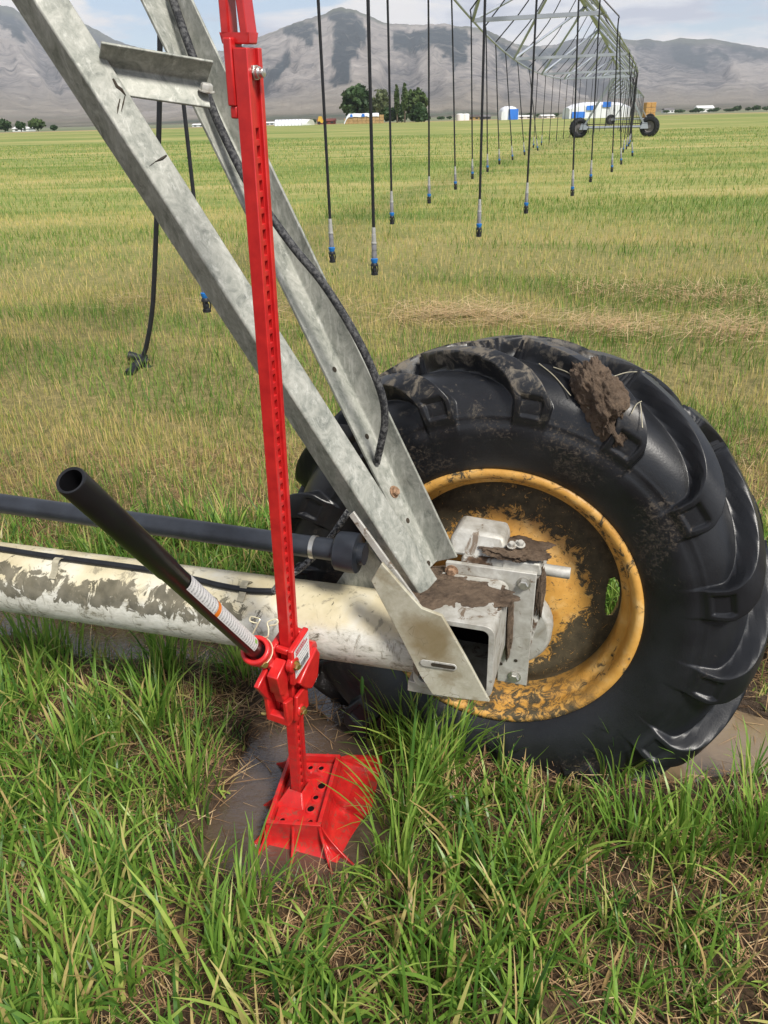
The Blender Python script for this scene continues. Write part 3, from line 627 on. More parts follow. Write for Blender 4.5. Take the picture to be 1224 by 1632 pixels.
# runner casting
ur = u_at(1040)
rn = MB()
rn.prism([(-.027, -.034, ur - .040), (.023, -.034, ur - .040), (.023, .034, ur - .006), (.023, .034, ur + .045), (-.027, .034, ur + .045)][:0] or [(-.030, -.036, ur - .05), (-.030, .036, ur - .05), (-.030, .036, ur + .046), (-.030, -.036, ur + .034)], (.0145, 0, 0))
rn.prism([(.0145, -.036, ur - .055), (.0145, .036, ur - .055), (.0145, .036, ur + .050), (.0145, -.036, ur + .038)], (.0135, 0, 0))
rn.abox(-.0155, .0145, -.034, -.0215, ur - .050, ur - .004)
rn.abox(-.0155, .0145, .0215, .036, ur - .050, ur + .044)
rn.abox(-.0155, .0145, -.034, -.0215, ur + .022, ur + .036)
rn.lathe((-.029, -.030, ur + .004), (1, 0, 0), [(0, .0001), (0, .017), (.012, .017), (.012, .0001)], 16)
rn.lathe((.014, -.030, ur + .000), (1, 0, 0), [(0, .0001), (0, .018), (.0155, .018), (.0155, .0001)], 18)
# nose at the back that lifts the load
rn.prism([(-.020, .030, ur - .090), (-.020, .030, ur - .020), (-.020, .062, ur - .012), (-.020, .078, ur - .022), (-.020, .082, ur - .040), (-.020, .060, ur - .052), (-.020, .048, ur - .090)], (.042, 0, 0))
rn.prism([(.018, -.020, ur - .060), (.018, .060, ur - .022), (.018, .074, ur - .048), (.018, .060, ur - .105), (.018, .030, ur - .118), (.018, .010, ur - .100)], (.014, 0, 0))
rn.abox(-.028, .026, .020, .032, ur - .100, ur - .05)
runner = rn.build('runner', MAT['red'], jack, .0032)
# lower climbing block and its link
lb = MB(); ul = u_at(1118)
lb.prism([(-.026, -.032, ul - .030), (-.026, .028, ul - .030), (-.026, .028, ul + .032), (-.026, -.032, ul + .022)], (.0115, 0, 0))
lb.prism([(.0145, -.030, ul - .026), (.0145, .026, ul - .026), (.0145, .026, ul + .040), (.0145, -.022, ul + .040)], (.0095, 0, 0))
lb.abox(-.0145, .0145, -.032, -.0215, ul - .026, ul + .014); lb.abox(-.0145, .0145, .0215, .028, ul - .026, ul + .030)
lb.prism([(-.036, -.058, ul - .012), (-.036, -.030, ul - .018), (-.036, -.026, ul + .052), (-.036, -.062, ul + .060)], (.011, 0, 0))
lb.prism([(.010, -.058, ul - .008), (.010, -.036, ul - .014), (.010, -.030, ul + .046), (.010, -.062, ul + .058)], (.010, 0, 0))
lb.abox(-.036, .020, -.058, -.040, ul - .016, ul + .006)
lb.lathe((.018, -.012, ul - .004), (1, 0, 0), [(0, .0001), (0, .014), (.010, .014), (.010, .0001)], 16)
lb.build('climbing_block', MAT['red'], jack, .0028)
# handle socket + handle
HS = jl(P(407, 1036, 1.555)); HT = jl(P(112, 765, .92)); hd = unit(HT - HS)
so = MB()
so.lathe(HS - hd * .006, hd, [(-.075, .0001), (-.075, .016), (-.055, .022), (-.012, .0245), (-.010, .0305), (.004, .0315), (.010, .030), (.011, .0215), (-.004, .0205), (-.004, .0001)], 32)
piv = np.array([0, -.046, ur - .004])
so.box((HS - hd * .05 + piv) / 2 + np.array([-.006, 0, -.002]), np.array([.013, 0, 0]), (piv - HS + hd * .05) / 2 * 1.1, np.cross([1, 0, 0], unit(piv - HS + hd * .05)) * .018)
so.prism([(-.014, -.075, ur - .008), (-.014, -.035, ur + .012), (-.014, -.034, ur - .055), (-.014, -.052, ur - .075), (-.014, -.066, ur - .06)], (.026, 0, 0))
so.prism([(-.036, -.094, ur - .030), (-.036, -.050, ur - .010), (-.036, -.028, ur - .060), (-.036, -.030, ur - .105), (-.036, -.056, ur - .100), (-.036, -.078, ur - .060)], (.012, 0, 0))
so.prism([(-.012, -.070, ur - .030), (-.012, -.036, ur - .010), (-.012, -.030, ur - .100), (-.012, -.052, ur - .098)], (.022, 0, 0))
socket = so.build('handle_socket', MAT['red'], jack, .0025)
HR = .0182
ha = MB(); hl = float(np.linalg.norm(HT - HS))
ha.lathe(HS, hd, [(-.02, .0001), (-.02, HR - .0006), (hl * .60, HR - .0006), (hl * .61, HR + .0008), (hl - .003, HR + .0012), (hl, HR - .0002), (hl - .001, HR - .0035), (hl - .25, HR - .0035), (hl - .25, .0001)], 48)
handle = ha.build('handle', MAT['black_gloss'], jack, ang=50)
# warning sticker wrapped over the upper side of the handle
def wrap(name, mat, a0, a1, t0, t1, r, parent, n=18):
    up = unit(np.array([.30, -.45, .85]) - hd * (np.array([.30, -.45, .85]) @ hd)); sdv = np.cross(hd, up); vs = []; fs = []
    for i in range(n + 1):
        a = a0 + (a1 - a0) * i / n
        for tt in (t0, t1): vs.append(HS + hd * tt + r * (math.cos(a) * up + math.sin(a) * sdv))
    fs = [(2 * i, 2 * i + 2, 2 * i + 3, 2 * i + 1) for i in range(n)]
    o = MB().add(vs, fs).build(name, MAT[mat], parent)
    uvl = o.data.uv_layers.new(name='UVMap'); inv = o.data.vertices
    for lp in o.data.loops:
        p = np.array(inv[lp.vertex_index].co) - HS; th = p @ hd; w = p - hd * th; a = math.atan2(w @ sdv, w @ up)
        uvl.data[lp.index].uv = ((a - a0) / (a1 - a0), (th - t0) / (t1 - t0))
    return o
stk = wrap('warning_sticker', 'print_small', -.95, 1.0, .040, hl * .535, HR + .0003, handle)
wrap('orange_band', 'label_orange', -.95, 1.0, hl * .345, hl * .365, HR + .0006, stk)
wrap('green_mark', 'label_green', -.2, .25, .046, .060, HR + .0006, stk)
# maker's sticker on the runner: red heading, fine print, bar code
def flat(name, mat, y0, y1, z0, z1, x, parent, sk=.012 / .072):
    zz = lambda y, z: z + (y + .036) * sk
    o = MB().add([(x, y0, zz(y0, z0)), (x, y1, zz(y1, z0)), (x, y1, zz(y1, z1)), (x, y0, zz(y0, z1))], [(0, 1, 2, 3)]).build(name, MAT[mat], parent)
    uvl = o.data.uv_layers.new(name='UVMap')
    for lp in o.data.loops:
        p = o.data.vertices[lp.vertex_index].co; uvl.data[lp.index].uv = ((p.y - y0) / (y1 - y0), (p.z - zz(p.y, z0)) / (z1 - z0))
    return o
lab = flat('maker_sticker', 'print_label', -.030, .033, ur - .040, ur + .034, .0283, runner)
bc = MB(); random.seed(3)
for i in range(16):
    y = -.006 + i * .0021; w = random.choice((.0006, .001, .0014)); zz = lambda y: (y + .036) * (.012 / .072)
    bc.add([(.0287, y, ur - .033 + zz(y)), (.0287, y + w, ur - .033 + zz(y)), (.0287, y + w, ur - .018 + zz(y)), (.0287, y, ur - .018 + zz(y))], [(0, 1, 2, 3)])
bc.build('bar_code', MAT['label_black'], lab)
hd_ = MB()
for i, (ln_, zz0) in enumerate(((.018, .0235), (.026, .0155))):
    y = -.024
    while y < -.024 + ln_ + .02:
        zq = (y + .036) * (.012 / .072); hd_.add([(.0287, y, ur + zz0 + zq), (.0287, y + .0042, ur + zz0 + zq), (.0287, y + .0042, ur + zz0 + .0055 + zq), (.0287, y, ur + zz0 + .0055 + zq)], [(0, 1, 2, 3)]); y += .0056
hd_.build('red_heading', MAT['label_red'], lab)
# bolts and cotter of the jack
MB().bolt((.0295, -.030, ur + .000), (1, -.35, .1), .008, .010).build('bolt', MAT['brass_bolt'], runner)
MB().bolt((.0282, -.012, ul - .004), (1, -.35, .1), .0075, .009).build('bolt', MAT['brass_bolt'], jack)
MB().bolt(HS - hd * .018 + np.array([.019, -.012, -.010]), (.75, -.6, .1), .008, .010).build('bolt', MAT['brass_bolt'], socket)
MB().lathe((-.040, -.050, ul - .008), (-1, -.2, 0), [(0, .0001), (0, .004), (.008, .004), (.012, .002), (.012, .0001)], 10).build('cotter_pin', MAT['brass_bolt'], jack)
# wire clip that parks the handle
def wirepts(lst): return [jl(P(x, y, d)) for x, y, d in lst]
cw = MB()
cw.tube(catmull(wirepts([(402, 1012, 1.575), (411, 994, 1.57), (414, 987, 1.57), (407, 984, 1.575), (400, 983, 1.58), (398, 989, 1.58), (404, 992, 1.58), (410, 993, 1.58)]), 5), .0016, 6)
cw.tube(catmull(wirepts([(421, 1016, 1.575), (427, 1014, 1.57), (428, 1003, 1.57), (426, 993, 1.57), (431, 989, 1.57), (440, 987, 1.57), (443, 991, 1.57), (440, 995, 1.57), (430, 997, 1.575)]), 5), .0016, 6)
ringp = []
for i in range(17):
    a = -2.2 + i / 16 * 3.9; uu = unit(np.cross(hd, [1., 0, 0])); ww = np.cross(hd, uu); ringp.append(HS - hd * .012 + .0325 * (math.cos(a) * uu + math.sin(a) * ww))
cw.tube(ringp, .0013, 6)
cw.build('wire_clip', MAT['wire'], jack)
# the foot at the bottom of the bar
ft = MB()
ft.prism([(-.050, -.062, -.030), (.045, -.062, -.030), (.045, .100, -.030), (-.050, .100, -.030)], (0, 0, .006))
for i in (0, 1):
    y0, y1 = ((-.060, -.0215), (.098, .0215))[i]
    ft.add([(-.047, y0, -.024), (.042, y0, -.024), (.017, y1, .028), (-.017, y1, .028), (-.047, y0 * .96, -.024), (.042, y0 * .96, -.024), (.017, y1 * .8, .022), (-.017, y1 * .8, .022)],
           [(0, 1, 2, 3), (4, 5, 6, 7), (0, 1, 5, 4), (1, 2, 6, 5), (2, 3, 7, 6), (3, 0, 4, 7)])
for sx in (-1, 1):
    ft.prism([(sx * .042, -.060, -.024), (sx * .015, -.0215, .026), (sx * .015, .0215, .026), (sx * .042, .098, -.024)], (sx * .004, 0, 0))
foot = ft.build('foot', MAT['red'], jack, .002)
# ---- off-road base plate
base = empty('jack_base', 'flared red plastic base plate under the jack, half sunk in the puddle', 'jack base')
_ba = math.radians(10.5); bx_ = np.array([math.cos(_ba), -math.sin(_ba), 0]); by_ = np.array([math.sin(_ba), math.cos(_ba), 0])
tilt = math.radians(5.5); tip_ = math.radians(3.0)
ex = bx_ * math.cos(tilt) + EZ * math.sin(tilt); ez = unit(np.cross(ex, by_)); by_, ez = by_ * math.cos(tip_) + ez * math.sin(tip_), ez * math.cos(tip_) - by_ * math.sin(tip_)
rimc = (G(422, 1302, .076) + G(502, 1314, .076) + G(547, 1210, .076) + G(460, 1200, .076)) / 4 + np.array([.002, .0, -.004])
BMx = Matrix([[ex[i], by_[i], ez[i], rimc[i]] for i in range(3)] + [[0, 0, 0, 1]]); base.matrix_world = BMx
hx, hy = .062, .102
body = MB(); WT = .0045; NP = 14
def prof(k, rib=False):                                       # outward offset and height of the flared skirt
    if not rib: return (.004 + .084 * k ** 3.2, -.088 * k ** .60)
    return (.006 + .084 * k ** 1.45, -.002 - .084 * k ** .86)
for side in range(4):
    L_, D_ = ((hx, hy), (hy, hx), (hx, hy), (hy, hx))[side]
    n_ = [np.array([0, -1., 0]), np.array([1., 0, 0]), np.array([0, 1., 0]), np.array([-1., 0, 0])][side]; a_ = np.array([-n_[1], n_[0], 0])
    vs = []; K = np.linspace(0, 1, NP)
    for k in K:
        o, z_ = prof(k)
        for sgn in (-1, 1): vs.append(n_ * (D_ + o) + a_ * sgn * (L_ + o) + np.array([0, 0, z_]))
    body.add(vs, [(2 * i, 2 * i + 1, 2 * i + 3, 2 * i + 2) for i in range(NP - 1)])
    # ribs
    for fr in ((-.96, -.02, .96) if side % 2 == 0 else (-.97, .05, .97)):
        pts = [];
        for k in K:
            o, z_ = prof(k, True); pts.append(n_ * (D_ + o) + a_ * fr * (L_ + (.0 if abs(fr) < .9 else o * .55)) + np.array([0, 0, z_]))
        inner = [n_ * (D_ + prof(k)[0] - .002) + a_ * fr * (L_ + (.0 if abs(fr) < .9 else prof(k)[0] * .55)) + np.array([0, 0, prof(k)[1]]) for k in K[::-1]]
        w_ = a_ * .006
        m_ = len(pts)
        for s_ in (-.5, .5): body.add([p + w_ * s_ for p in pts + inner], [(i, i + 1, 2 * m_ - 2 - i, 2 * m_ - 1 - i) for i in range(m_ - 1)])
        body.add([p + w_ * s_ for p in pts for s_ in (-.5, .5)], [(2 * i, 2 * i + 1, 2 * i + 3, 2 * i + 2) for i in range(m_ - 1)])
# rim and pocket
for (x0, x1, y0, y1) in ((-hx - .004, hx + .004, -hy - .004, -hy + .005), (-hx - .004, hx + .004, hy - .005, hy + .004), (-hx - .004, -hx + .005, -hy + .005, hy - .005), (hx - .005, hx + .004, -hy + .005, hy - .005)):
    body.abox(x0, x1, y0, y1, -.03, .003)
body.abox(-hx + .004, hx - .004, -hy + .004, hy - .004, -.040, -.028)
body.build('base_shell', MAT['red'], base, .0012)
pl = MB(); pl.abox(-hx + .007, hx - .010, -hy + .008, hy - .008, -.0275, -.016); plate = pl.build('perforated_plate', MAT['red'], base, .0015)
for (x_, y_, r_) in ((-.006, .074, .0058), (.022, .074, .0062), (.036, .02, .009), (.030, -.015, .0062), (.026, -.048, .0082), (-.030, .05, .006), (-.040, .0, .007), (-.042, -.03, .0055), (.004, -.088, .0055), (.034, -.085, .006), (-.034, -.084, .006)):
    MB().lathe((x_, y_, -.0162), (0, 0, 1), [(0, r_ + .006), (.0035, r_ + .004), (.0045, r_ + .001), (.003, r_)], 18).build('hole_collar', MAT['red'], plate)
    MB().lathe((x_, y_, -.0150), (0, 0, 1), [(0, r_ + .001), (.0002, .0001)], 18).build('bolt_hole_shade', MAT['hole_shade'], plate)  # black disc painted as the shade of a hole

# ------------------------------------------------------------------ the irrigation tower in front
tower = empty('irrigation_tower', 'near galvanised irrigation tower with bogged wheel, muddy cream base pipe and angle-iron legs', 'irrigation tower')
PZ = .45; pA, pB = G(0, 918, PZ), G(600, 1000, PZ); pd = unit(pB - pA)
MB().tube([pA - pd * 1.6] + [pA + pd * k for k in np.linspace(0, float(np.linalg.norm(pB - pA)) + .16, 12)], .089, 40).build('base_pipe', MAT['cream'], tower)
def angle(name, mat, c0, c1, f1, w1, f2, w2, th=.0065, parent=tower):
    c0, c1 = np.asarray(c0, float), np.asarray(c1, float); a = unit(c1 - c0); f1 = unit(np.asarray(f1) - a * (np.asarray(f1) @ a)); f2 = unit(np.asarray(f2) - a * (np.asarray(f2) @ a))
    r_ = .004
    sec = [f1 * w1, f1 * w1 + f2 * th, f1 * (th + r_) + f2 * th, f1 * (th + r_ * .3) + f2 * (th + r_ * .3), f1 * th + f2 * (th + r_), f1 * th + f2 * w2, f2 * w2, f2 * .003, f1 * .003]
    return MB().prism([c0 + s_ for s_ in sec], c1 - c0).build(name, MAT[mat], parent, .0015)
def ext(p0, p1, k): return p0 + (p1 - p0) * k
a0, a1 = P(672, 951, 1.68), P(54, 0, 1.28)
legA = angle('leg', 'galv', a0, ext(a0, a1, 2.9), (-.6, .684, -.415), .062, (.631, .723, .28), .060)
b0, b1 = P(694, 894, 1.80), P(262, 0, 1.52)
legB = angle('leg', 'galv', b0, ext(b0, b1, 2.7), (-.534, -.844, -.048), .066, (.74, -.494, .457), .066)
# the legs' bolts and punched holes
nB1 = unit(np.cross(b1 - b0, (-.534, -.844, -.048))); 
def onB(k, f, off=.0): return ext(b0, b1, k) + unit(np.array((-.534, -.844, -.048))) * f
f1B = unit(np.array((-.534, -.844, -.048)) - unit(b1 - b0) * (np.array((-.534, -.844, -.048)) @ unit(b1 - b0))); nf = unit(np.cross(unit(b1 - b0), f1B)); nf = nf if nf @ np.array([.74, -.494, .457]) > 0 else -nf
def kB(py):
    lo, hi = 0., 1.
    for _ in range(30):
        m = (lo + hi) / 2
        if proj(ext(b0, b1, m))[1][0] > py: lo = m
        else: hi = m
    return lo
MB().bolt(ext(b0, b1, kB(775)) + f1B * .034 + nf * .0068, nf, .0105, .009).build('bolt', MAT['rusty_bolt'], legB)
for py in (583, 688, 820, 887):
    MB().lathe(ext(b0, b1, kB(py)) + f1B * .034 + nf * .0070, nf, [(0, .0065), (.0004, .0001)], 16).build('bolt_hole_shade', MAT['scuff_and_hole_shade'], legB)  # flat dark discs stand in for shade inside the punched holes
# cross brace between the legs
br0, br1 = P(180, 107, 1.372), P(325, 130, 1.445); bd = unit(br1 - br0); br0 = br0 - bd * .026; br1 = br1 + bd * .004
fdn = unit(np.array([0, -.62, -.78]) - bd * (np.array([0, -.62, -.78]) @ bd)); fto = unit(np.cross(bd, fdn)); fto = fto if fto[1] < 0 else -fto
brace = angle('cross_brace', 'galv', br0, br1, fdn, .056, fto, .058, .005)
MB().bolt(P(329, 146, 1.43), unit(fto - fdn * .9), .0115, .012).build('bolt', MAT['pale'], brace)
# black scrapes on the front leg
_fA = unit(np.array([.631, .723, .28])); _aA = unit(a1 - a0); _fA = unit(_fA - _aA * (_fA @ _aA)); _nA = unit(np.cross(_aA, _fA)); _nA = _nA if _nA @ (EYE - a0) > 0 else -_nA
def onA(x, y):
    rr__ = ray(x, y); k_ = ((a0 - EYE) @ _nA) / (rr__ @ _nA); return EYE + rr__ * k_ + _nA * .0006
for pts_, w__ in ((((180, 126), (186, 138), (193, 143), (200, 152)), .0030), (((191, 158), (188, 172), (187, 181)), .0016), (((199, 153), (196, 166), (193, 178)), .0014), (((265, 248), (258, 253), (247, 258)), .0026), (((246, 259), (238, 265)), .0012)):
    MB().tube([onA(*q_) for q_ in pts_], [w__ * .6] + [w__] * (len(pts_) - 2) + [w__ * .3], 6).build('scuff_mark', MAT['scuff_and_hole_shade'], legA)
# gusset, rear plate, foot bracket
gp = [PS(x, y, -.30) for x, y in ((591, 926), (608, 898), (640, 935), (672, 970), (704, 982), (744, 1052), (780, 1119), (735, 1114), (689, 1107), (669, 1076), (630, 1000))]
gus = MB().prism(gp, ES * .009).build('gusset_plate', MAT['gusset'], tower, .0015)
slot = MB()
sa_, sb_ = PS(676, 1056, -.302), PS(722, 1063, -.302); sd_ = unit(sb_ - sa_); sn_ = unit(np.cross(ES, sd_))
def oval(mb, a, b_, r, off, th):
    pts = [a + r * (math.cos(t_) * -sd_ + math.sin(t_) * sn_) for t_ in np.linspace(-PI / 2, PI / 2, 9)] + [b_ + r * (math.cos(t_) * sd_ + math.sin(t_) * -sn_) for t_ in np.linspace(-PI / 2, PI / 2, 9)]
    mb.prism([p - ES * off for p in pts], -ES * th)
oval(slot, sa_, sb_, .0085, 0, .002); slo = slot.build('slot_weld', MAT['pale'], gus, .0008)
s2 = MB(); oval(s2, sa_ + sd_ * .02, sb_ + sd_ * .001, .0045, .0022, .0006); s2.build('slot_hole_shade', MAT['scuff_and_hole_shade'], gus)  # dark inner oval paints the shade within the slot
MB().prism([PS(x, y, -.13) for x, y in ((532, 936), (584, 862), (612, 905), (660, 960), (600, 990))], ES * .008).build('rear_plate', MAT['galv'], tower, .0012)
MB().prism([PS(x, y, -.27) for x, y in ((650, 1085), (700, 1096), (706, 1112), (649, 1101))], ES * .12).build('foot_bracket', MAT['pale'], tower, .002)
# backing strip behind the end of the front leg
MB().prism([PS(x, y, -.285) for x, y in ((556, 822), (563, 816), (668, 962), (662, 972))], ES * .006).build('leg_strap', MAT['pale'], tower, .001)
# square tube the gearbox bolts to
def rrect(b0_, b1_, z0_, z1_, r, s_):
    pts = []
    for (cb, cz, a_) in ((b1_ - r, z1_ - r, 0), (b0_ + r, z1_ - r, 90), (b0_ + r, z0_ + r, 180), (b1_ - r, z0_ + r, 270)):
        for k in range(6): t_ = math.radians(a_ + k * 18); pts.append(L(cb + r * math.cos(t_), s_, cz + r * math.sin(t_)))
    return pts
tb = MB(); s0_, s1_ = -.285, -.102
ro = [rrect(-.135, .038, .392, .577, .022, s) for s in (s0_, s1_)]; ri = [rrect(-.123, .026, .404, .565, .014, s) for s in (s0_, s1_)]
n_ = len(ro[0]); vs = ro[0] + ri[0] + ro[1] + ri[1]; fs = []
for i in range(n_):
    j = (i + 1) % n_; fs += [(i, j, n_ + j, n_ + i), (i, 2 * n_ + i, 2 * n_ + j, j), (n_ + i, n_ + j, 3 * n_ + j, 3 * n_ + i), (2 * n_ + i, 3 * n_ + i, 3 * n_ + j, 2 * n_ + j)]
tube_ = tb.add(vs, fs).build('mount_tube', MAT['pale'], tower, .0008)
MB().prism(rrect(-.125, .028, .402, .567, .012, -.112), ES * .004).build('tube_shade', MAT['hole_shade'], tube_)  # near-black panel added as the shade inside the hollow tube
mp_ = MB().prism([L(b_, -.100, z_) for b_, z_ in ((-.108, .603), (.096, .603), (.092, .293), (.022, .293), (.022, .385), (-.108, .385))], ES * .012).build('mount_plate', MAT['pale'], tower, .0015)
for (x, y) in ((720, 910), (835, 930), (820, 1078)): MB().bolt(PS(x, y, -.1005), -ES, .0115, .010).build('bolt', MAT['zinc_bolt'] if x > 800 else MAT['rusty_bolt'], mp_)
for (x, y) in ((798, 1058), (822, 1053)): MB().lathe(PS(x, y, -.1012), -ES, [(0, .0045), (.0004, .0001)], 12).build('bolt_hole_shade', MAT['scuff_and_hole_shade'], mp_)  # dark discs on the surface, hole shade given as colour
# packed mud over the tube and round the flange
from mathutils import noise as mnoise
def lump(name, mat, c, rad, seed, parent=None, sub=4, amp=.35, fr=3.0, **tags):
    bm = bmesh.new(); bmesh.ops.create_icosphere(bm, subdivisions=sub, radius=1); off = Vector((seed * 3.1, seed * 1.7, seed * 5.3))
    for v in bm.verts:
        p = v.co.copy(); n0 = mnoise.fractal(p * fr * .45 + off, .9, 2.1, 6) + .35 * abs(mnoise.noise(p * fr * 2.6 + off))
        v.co = p * max(.35, 1 + amp * n0)
    A3 = np.stack([np.asarray(r_, float) for r_ in rad], 1)
    for v in bm.verts: v.co = Vector(A3 @ np.array(v.co) + np.asarray(c))
    for f_ in bm.faces: f_.smooth = True
    me = bpy.data.meshes.new(name); bm.to_mesh(me); bm.free(); return link(name, me, MAT[mat], parent, **tags)
lump('mud_cake', 'mud', L(-.075, -.175, .5745), (EB * .110, ES * .078, EZ * .0042), 1, tower, 6, .35, 3.5)
lump('mud_cake', 'mud', L(.045, -.108, .47), (EB * .007, ES * .012, EZ * .085), 5, tower, 5, .4)
# gearbox
gb = MB(); gb.prism([L(b_, -.0875, z_) for b_, z_ in ((-.075, .615), (.085, .62), (.108, .59), (.112, .50), (.09, .36), (-.05, .34), (-.09, .45))], ES * .085)
gear = gb.build('gearbox', MAT['gearbox'], tower, .006)
MB().prism([L(b_, -.0895, z_) for b_, z_ in ((.02, .622), (.10, .622), (.106, .594), (.016, .590))], ES * .085 + EZ * .012).build('cover_plate', MAT['pale'], gear, .003)
bt = MB(); bt.prism([L(-.105, -.078, .612), L(.012, -.078, .606), L(.022, -.066, .640), L(.012, -.055, .662), L(-.092, -.055, .668), L(-.108, -.068, .645)], ES * .075); bt.build('motor_cover', MAT['pale'], gear, .008)
MB().lathe(L(.034, -.086, .435), ES, [(0, .0001), (0, .098), (.012, .104), (.045, .104), (.058, .096), (.06, .0001)], 48).build('gear_housing', MAT['pale'], gear, .004)
st = MB(); st.tube([L(.10, -.055, .592), L(.118, -.055, .591), L(.165, -.055, .590)], .0135, 20); st.build('shaft_stub', MAT['pale'], gear, .0015)
lump('mud_cake', 'mud', L(.03, -.05, .632), (EB * .075, ES * .045, EZ * .008), 8, gear, 6, .45, 4)
lump('mud_cake', 'mud', L(.104, -.075, .53), (EB * .010, ES * .02, EZ * .075), 9, gear, 5, .45)
for i, (b_, z_) in enumerate(((.034, .655), (.052, .655), (.045, .648))): MB().bolt(L(b_, -.07 + .01 * i, z_ - .006), (0, -.3, 1), .008, .009).build('bolt', MAT['pale'], gear)
# cables
cb = MB(); cpts = [P(x, y, d) for x, y, d in ((-60, 872, 2.0), (0, 877, 1.97), (60, 880, 1.93), (120, 886, 1.90), (230, 896, 1.845), (300, 908, 1.80), (345, 921, 1.775), (392, 929, 1.755), (430, 929, 1.745), (455, 921, 1.76), (480, 905, 1.78), (515, 872, 1.80), (540, 838, 1.80), (556, 814, 1.79))]
def onpipe(p):                                               # lay a point on the pipe's skin
    d = p - pA; c = pA + pd * (d @ pd); r_ = p - c; return c + unit(r_) * .096
cpts = [onpipe(p) if i < 9 else p for i, p in enumerate(cpts)]
cb.tube(catmull(cpts[:9], 8), .0075, 12); cb.build('power_cable', MAT['black_hose'], tower)
MB().tube(catmull(cpts[8:], 8), .0078, 12).build('conduit', MAT['conduit'], tower)
for (x, y) in ((93, 902), (390, 938)):
    w = MB(); q0 = onpipe(P(x + 7, y - 16, 1.8 if x > 200 else 1.92)); q1 = onpipe(P(x - 6, y + 22, 1.78 if x > 200 else 1.9)); c0_ = pA + pd * ((q0 - pA) @ pd)
    rr_ = [unit((q0 + (q1 - q0) * k_) - (pA + pd * (((q0 + (q1 - q0) * k_) - pA) @ pd))) for k_ in np.linspace(0, 1, 10)]
    hts = [.0905, .098, .1055, .1075, .1055, .098, .094, .0925, .0922, .092]
    for i in range(9):
        for_ = [pA + pd * ((q0 + (q1 - q0) * k_ - pA) @ pd) + r__ * h_ for k_, r__, h_ in ((i / 9, rr_[i], hts[i]), ((i + 1) / 9, rr_[i + 1], hts[i + 1]))]
        w.prism([for_[0] - pd * .0085, for_[0] + pd * .0085, for_[1] + pd * .0085, for_[1] - pd * .0085], rr_[i] * .002)
    w.build('cable_clip', MAT['clip_tape'], tower)
cc = [P(x, y, d + .10 * max(0, 1 - y / 700)) for x, y, d in ((262, -40, 1.395), (300, 70, 1.405), (330, 150, 1.435), (352, 205, 1.45), (395, 292, 1.465), (432, 345, 1.47), (470, 397, 1.475), (510, 445, 1.485), (545, 497, 1.50), (575, 550, 1.52), (598, 600, 1.55), (611, 640, 1.58), (613, 675, 1.615), (607, 708, 1.655), (600, 738, 1.70))]
MB().tube(catmull(cc, 8), .0082, 12).build('conduit', MAT['conduit'], tower)
# drive shaft, clamp and rubber cup
sA, sB = G(0, 802, .66), G(500, 872, .66); sdv_ = unit(sB - sA)
MB().tube([sA - sdv_ * 1.6, sA, sB, sB + sdv_ * .12], .0245, 24).build('drive_shaft', MAT['shaft_black'], tower)
MB().lathe(sB + sdv_ * .055, sdv_, [(0, .0001), (0, .038), (.004, .043), (.035, .045), (.05, .044), (.055, .0001)], 28).build('shaft_cup', MAT['shaft_black'], tower)
cm_ = MB(); cm_.lathe(sB - sdv_ * .004, sdv_, [(0, .0245), (0, .0265), (.010, .0265), (.010, .0245)], 28); cm_.build('hose_clamp', MAT['zinc_bolt'], tower)

